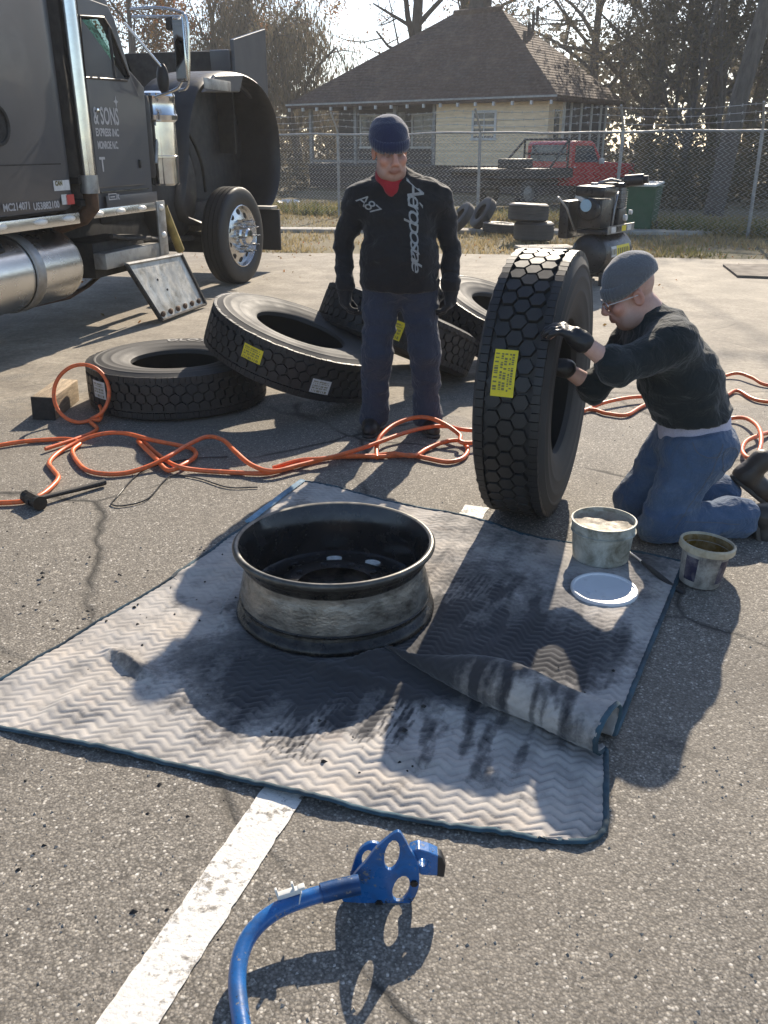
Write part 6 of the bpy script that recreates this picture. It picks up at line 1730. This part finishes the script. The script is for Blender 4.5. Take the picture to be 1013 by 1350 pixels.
# engine
mb = MB(); mb.box((-.02, .10, .92), (.34, .36, .36), None, .03); en = mb.build('engine', M_cblk, cp, 40)
mb = MB(); mb.box((-.02, .08, 1.20), (.42, .40, .14), None, .05); mb.build('fuel_tank', M_cblk, cp, 40)
mb = MB(); mb.cyl((-.05, .08, 1.27), (-.05, .08, 1.30), .05, .045, 16); mb.build('fuel_cap', M_cgrey, cp, 40)
mb = MB(); mb.M = Matrix.Translation((.0, -.09, .98)) @ Matrix.Rotation(R(90), 4, 'X'); mb.lathe([(.14, 0), (.145, .05), (.12, .08), (.05, .09), (0, .09)], 28); mb.build('recoil_starter', M_cblk, cp, 40)
mb = MB(); mb.M = Matrix.Translation((-.03, -.185, 1.03)) @ Matrix.Rotation(R(90), 4, 'X'); mb.lathe([(0, .004), (.035, .004), (.036, 0), (.075, 0), (.078, -.006)], 20); mb.build('recoil_badge', pmat('pale_blue_plastic', (.36, .52, .62), .4, var=.15), cp, 40)
mb = MB(); mb.box((-.16, -.05, 1.11), (.14, .10, .06), Matrix.Rotation(R(25), 3, 'Y'), .01); mb.build('choke_cover', M_wht, cp)
mb = MB(); mb.box((-.34, .15, .84), (.14, .62, .48), None, .03); mb.build('belt_guard', M_cblk, cp, 40)
# pump with fins
pm = bpy.data.objects.new('pump', None); link(pm, cp); pm.location = (.05, .60, .73)
mb = MB(); mb.box((0, 0, .12), (.24, .24, .24), None, .03); mb.build('crankcase', M_cblk, pm, 40)
for sx in (-.07, .08):
    mb = MB()
    prof_ = []
    for k in range(9):
        z = .24 + k * .028; prof_ += [(.052, z), (.078, z + .004), (.078, z + .012), (.052, z + .016)]
    mb.M = Matrix.Translation((sx, 0, 0)); mb.lathe([(0, .24)] + prof_ + [(.05, .50), (0, .51)], 16); mb.build('cylinder_fins', M_cgrey, pm, 30)
mb = MB(); mb.box((0, 0, .53), (.30, .18, .06), None, .015); mb.build('head_cover', M_cblk, pm, 40)
mb = MB(); mb.cyl((.10, .02, .58), (.34, .06, .60), .075, .075, 18); mb.cyl((.34, .06, .60), (.40, .07, .605), .05, .05, 14); mb.build('air_filter', M_cblk, pm, 40)
mb = MB(); mb.tube([(.05, 0, .57), (-.05, -.1, .60), (-.15, -.25, .56), (-.16, -.35, .40)], .018, 8); mb.build('discharge_pipe', M_cgrey, pm, 60)
mb = MB(); mb.tube([(.27, .02, .78), (.29, .0, 1.0), (.27, .1, 1.15), (.2, .3, 1.18)], .014, 8); mb.build('copper_pipe', M_cgrey, cp, 60)
mb = MB(); mb.cyl((.25, .45, .86), (.29, .45, .86), .04, .04, 16); mb.cyl((.25, .62, .92), (.29, .62, .92), .03, .03, 16); mb.build('gauge', M_wht, cp, 40)
mb = MB(); mb.tube([(-.2, -.10, .72), (-.24, -.30, 1.0), (-.34, -.34, 1.12), (-.42, -.2, 1.12)], .014, 8); mb.build('handle', M_cgrey, cp, 60)
for y in (.12, .68):
    mb = MB(); mb.box((0, y, .17), (.36, .05, .12), None, .01); mb.build('tank_saddle', M_cblk, cp)
for sx in (-.26, .26):
    wv = bpy.data.objects.new('wheel', None); link(wv, cp); wv.location = (sx, .68, .15); wv.rotation_euler = (0, R(90), 0)
    mb = MB(); mb.lathe([(.07, .035), (.12, .045), (.148, .03), (.15, 0), (.148, -.03), (.12, -.045), (.07, -.035)], 24); mb.build('tyre', M_rub_old, wv, 30)
    mb = MB(); mb.lathe([(.07, .035), (.03, .03), (0, .04)], 16); mb.lathe([(.07, -.035), (.03, -.03), (0, -.04)], 16); mb.build('wheel_hub', M_cgrey, wv, 30)
for sx in (-.16, .16):
    mb = MB(); mb.cyl((sx, .08, .0), (sx, .08, .17), .03, .035, 12); mb.build('foot', M_rub_old, cp, 40)
# ================================================================== TREES, THICKET, LITTER
def mat_bark(name, col):
    m, nt, b = _nt(name); co = coords(nt, (1, 1, .25))
    c = ramp(nt, noi(nt, co, 9, 6, .65), [(.3, tuple(x * .55 for x in col)), (.7, tuple(x * 1.35 for x in col))]).outputs[0]
    nt.links.new(c, b.inputs['Base Color']); b.inputs['Roughness'].default_value = .9; bump(nt, b, noi(nt, co, 22, 5), .8, .03)
    return m
M_bark = mat_bark('grey_bark', (.105, .092, .080)); M_barkdk = mat_bark('dark_bark', (.055, .047, .040))
M_leaf_ev = mat_blade('evergreen_leaf', [(.055, .056, .032), (.085, .082, .050), (.115, .102, .065), (.16, .13, .08)], .4)
M_leaf_tan = mat_blade('autumn_leaf', [(.10, .085, .03), (.20, .13, .045), (.27, .13, .045), (.30, .10, .04)], .5)
M_leaf_gr = mat_blade('grey_green_leaf', [(.075, .072, .050), (.115, .102, .070), (.15, .128, .09), (.20, .155, .105)], .4)
def tree(name, label, x, y, h, r0, seed, bark, leaf, nleaf=5000, lsize=.16, spread=.9, first=.25, droop=0.0, lean=(0, 0), levels=4, kids=(7, 5, 5, 4), crown_clump=.5, group='trees behind the house and fence', upw=.25):
    rr = random.Random(seed); nr = np.random.default_rng(seed)
    root = thing(name, label, 'tree', (x, y, -.05), group=group)
    mbs = [MB(), MB()]; tips = []
    def grow(p, d, L, r, lev):
        n = 5 if lev < 2 else 3; pts = [p]; dd = d.copy(); q = p
        for k in range(n):
            w = .16 if lev else .05
            dd = (dd + Vector((rr.gauss(0, w), rr.gauss(0, w), rr.gauss(0, w * .7) + (upw * .12 if lev in (1, 2) else 0) - droop * (lev >= 2) * .35))).normalized()
            q = q + dd * (L / n); pts.append(q)
        rad = [r * (1 - .62 * i / n) for i in range(n + 1)]
        (mbs[0] if lev == 0 else mbs[1]).tube(pts, rad, (9, 6, 4, 3, 3)[lev], cap=False)
        if lev >= levels - 1:
            tips.append((pts[1], pts[-1])); 
        if lev >= levels: return
        kn = kids[min(lev, len(kids) - 1)]
        for i in range(kn):
            f = first + (1 - first) * (i + rr.random()) / kn if lev == 0 else .25 + .75 * (i + rr.random()) / kn
            j = min(n - 1, int(f * n)); b = pts[j].lerp(pts[j + 1], f * n - j)
            ax = (pts[j + 1] - pts[j]).normalized(); o = ax.orthogonal().normalized()
            o = Matrix.Rotation(rr.uniform(0, 6.283) if lev else i * 2.4 + rr.random(), 3, ax) @ o
            nd = (ax * rr.uniform(.35, .8) + o * spread * rr.uniform(.6, 1.1) + Vector((0, 0, upw if lev == 0 else 0))).normalized()
            ln = L * rr.uniform(.42, .66) * (1.1 - .5 * f if lev == 0 else .95)
            grow(b, nd, ln, max(.006, rad[j] * rr.uniform(.42, .62)), lev + 1)
    grow(Vector((0, 0, 0)), Vector((lean[0], lean[1], 1)).normalized(), h, r0, 0)
    mbs[0].build('trunk', bark, root, 60)
    cr = mbs[1].build('limbs', bark, root, 60)
    if nleaf:
        A = np.array([t[0] for t in tips]); B = np.array([t[1] for t in tips])
        keep = nr.random(len(tips)) > (1 - crown_clump) * .6
        A, B = A[keep], B[keep]
        i = nr.integers(0, len(A), nleaf); f = nr.random((nleaf, 1)) ** .7
        c = A[i] + (B[i] - A[i]) * f * 1.15 + nr.normal(0, lsize * 1.3, (nleaf, 3))
        if droop: c[:, 2] -= nr.random(nleaf) * droop * 1.2
        a = nr.normal(size=(nleaf, 3)); a /= np.linalg.norm(a, axis=1, keepdims=True)
        if droop: a = a * .35 + np.array([0, 0, -1]); a /= np.linalg.norm(a, axis=1, keepdims=True)
        b = np.cross(a, nr.normal(size=(nleaf, 3))); b /= np.linalg.norm(b, axis=1, keepdims=True)
        s = lsize * nr.uniform(.5, 1.2, (nleaf, 1)); wd = .26 if not droop else .10
        V = np.stack([c - a * s * .6, c + b * s * wd - a * s * .1, c + a * s * .6, c - b * s * wd - a * s * .1], 1).reshape(-1, 3)
        F = np.arange(nleaf * 4).reshape(-1, 4)
        o = mesh_obj('crown', V, F, leaf, root, None); o['kind'] = 'stuff'
        clump = nr.random(len(A))[i]
        set_tone(o, np.clip(clump * .6 + nr.random(nleaf) * .4, 0, .99))
    return root
tree('oak_tree', 'large bare dark oak with long crooked limbs directly behind the house roof', 1.9, 47, 11, .42, 3, M_barkdk, M_leaf_tan, 3500, .14, 1.15, .35, levels=4, kids=(7, 5, 5, 4), crown_clump=.35, lean=(-.12, 0))
tree('oak_tree', 'second dark trunk rising beside the oak behind the roof peak', 3.6, 49, 13, .36, 8, M_barkdk, M_leaf_tan, 1800, .14, .9, .3, crown_clump=.4)
tree('willow_tree', 'weeping grey green tree left of the house with hanging twigs', -4.2, 47, 7.0, .26, 5, M_bark, M_leaf_gr, 11000, .30, 1.0, .3, droop=.9, kids=(8, 6, 5, 3), crown_clump=.9)
tree('willow_tree', 'bushy drooping tree beside the left eave of the house', -6.6, 50, 7.5, .24, 15, M_bark, M_leaf_gr, 9000, .28, 1.0, .3, droop=.7, kids=(8, 5, 5, 3), crown_clump=.9)
tree('autumn_tree', 'thin tree with tan and russet leaves behind the lorry mirror', -11.5, 44, 8.5, .2, 21, M_bark, M_leaf_tan, 11000, .16, .9, .2, crown_clump=.7)
tree('autumn_tree', 'russet leaved tree above the tipped bonnet of the lorry', -9.0, 51, 9.5, .22, 22, M_bark, M_leaf_tan, 12000, .17, .9, .2, crown_clump=.7)
tree('autumn_tree', 'olive leaved tree between the lorry and the house', -7.6, 58, 8, .2, 23, M_bark, M_leaf_tan, 9000, .16, .9, .2, crown_clump=.6)
tree('oak_tree', 'bare forked tree with crooked limbs right of the roof peak', 11.5, 52, 11, .34, 31, M_barkdk, M_leaf_gr, 5200, .15, 1.1, .3, crown_clump=.4, lean=(-.1, 0))
tree('evergreen_tree', 'tall grey green tree behind the right end of the house', 12.0, 43, 12, .25, 41, M_bark, M_leaf_ev, 12000, .17, .85, .12, kids=(11, 6, 5, 3), crown_clump=.85)
tree('evergreen_tree', 'dense dark evergreen right of the house beyond the bin', 13.5, 39, 12, .26, 42, M_bark, M_leaf_ev, 14000, .17, .85, .10, kids=(12, 6, 5, 3), crown_clump=.85)
tree('evergreen_tree', 'evergreen between the two greyer trees right of the house', 16.0, 42, 13, .28, 43, M_bark, M_leaf_gr, 14000, .17, .85, .10, kids=(12, 6, 5, 3), crown_clump=.85)
tree('evergreen_tree', 'dark evergreen right of the big leaning trunk', 17.0, 36, 11, .24, 44, M_bark, M_leaf_ev, 14000, .17, .85, .08, kids=(12, 6, 5, 3), crown_clump=.9)
tree('evergreen_tree', 'evergreen at the far right edge of the view', 20.0, 40, 13, .28, 45, M_bark, M_leaf_gr, 14000, .18, .85, .08, kids=(12, 6, 5, 3), crown_clump=.9)
tree('evergreen_tree', 'low spreading evergreen just left of the big leaning trunk', 10.8, 34, 8.5, .18, 46, M_bark, M_leaf_gr, 10000, .15, .95, .10, kids=(11, 6, 5, 3), crown_clump=.8)
tree('pine_tree', 'thick pale trunk leaning right behind the fence', 8.05, 22.5, 14, .235, 51, M_bark, M_leaf_ev, 1500, .16, .8, .62, lean=(.125, .02), kids=(6, 4, 4, 3), crown_clump=.8)
for i, (x, y, h, lb) in enumerate(((9.3, 29, 6.5, 'slim grey sapling behind the green bin'), (10.7, 30, 7.5, 'slim forked sapling between the bin and the leaning trunk'), (9.9, 33, 8, 'slender grey tree behind the saplings near the bin'), (13.2, 29.5, 7, 'slim sapling right of the leaning trunk'))):
    tree('sapling', lb, x, y, h, .085, 60 + i, M_bark, M_leaf_gr, 2200, .13, .8, .25, levels=3, kids=(8, 5, 4), crown_clump=.7, group='saplings behind the fence')
# the wood and undergrowth beyond: one leafy mass
def thicket(name, n, fpos, size, m, zmin=0):
    V = np.zeros((n, 4, 3)); T = np.zeros(n)
    for i in range(n):
        x, y, z, t = fpos()
        c = np.array((x, y, z)); a = rng.normal(size=3); a /= np.linalg.norm(a); b = np.cross(a, rng.normal(size=3)); b /= np.linalg.norm(b) + 1e-9
        s = size * random.uniform(.5, 1.3); V[i] = (c - a * s * .6, c + b * s * .28, c + a * s * .6, c - b * s * .28); T[i] = min(.99, max(0, t + random.uniform(-.2, .2)))
    o = mesh_obj(name, V.reshape(-1, 3), np.arange(n * 4).reshape(-1, 4), m, None, None); set_tone(o, T)
    return tag(o, kind='stuff')
def f_wood():
    while True:
        x = random.uniform(-32, 36); y = random.uniform(58, 70)
        top = 5.5 + 3.2 * noise.noise(Vector((x * .13, 2, 1))) + 1.6 * noise.noise(Vector((x * .5, 7, 1))) + (2.5 if x > 9 else 0)
        z = random.uniform(0, max(1.5, top))
        if noise.noise(Vector((x * .5, y * .3, z * .6))) > -.18: return x, y, z, .5 + .6 * noise.noise(Vector((x * .7, y * .4, z * .8)))
thicket('far_wood', 26000, f_wood, .55, M_leaf_gr)
def f_under():
    while True:
        x = random.uniform(7.0, 26); y = random.uniform(24, 40)
        if y > 30 - .1 * x and x < 9.5: continue
        top = 1.3 + 1.5 * noise.noise(Vector((x * .35, y * .35, 1))) + .09 * (y - 24)
        z = random.uniform(-.03, max(.25, top))
        if noise.noise(Vector((x * .8, y * .8, z))) > -.1: return x, y, z, .45 + .6 * noise.noise(Vector((x * .9, y * .9, z)))
thicket('undergrowth', 26000, f_under, .17, M_leaf_ev)
def f_under2():
    while True:
        x = random.uniform(-16, -3.0); y = random.uniform(30, 44)
        top = .5 + 1.1 * noise.noise(Vector((x * .35, y * .35, 5))) + .05 * (y - 30)
        z = random.uniform(-.03, max(.15, top))
        if noise.noise(Vector((x * .8, y * .8, z + 9))) > 0: return x, y, z, .5 + .6 * noise.noise(Vector((x * .9, y * .9, z)))
thicket('undergrowth', 7000, f_under2, .18, M_leaf_gr)
# fallen leaves on the verge and the far side of the lot
def f_lit():
    x = random.uniform(-6, 13); y = random.uniform(13.2, 22) if random.random() < .93 else random.uniform(8, 13)
    return x, y, .012 if y < 13.5 else random.uniform(-.01, .02), random.uniform(.2, 1)
thicket('leaf_litter', 2200, f_lit, .035, M_leaf_tan)

# ================================================================== HAZE: low sun in the air
hz = MB(); hz.box((0, 150, 8.0), (640, 580, 18.2))
m = bpy.data.materials.new('pale_air'); m.use_nodes = True
nt = m.node_tree; nt.nodes.remove(nt.nodes['Principled BSDF'])
pv_ = nt.nodes.new('ShaderNodeVolumePrincipled'); pv_.inputs['Density'].default_value = HAZE; pv_.inputs['Color'].default_value = (.92, .93, .95, 1); pv_.inputs['Anisotropy'].default_value = .3
nt.links.new(pv_.outputs[0], nt.nodes['Material Output'].inputs['Volume'])
o = hz.build('haze', m, None, None); o['kind'] = 'stuff'
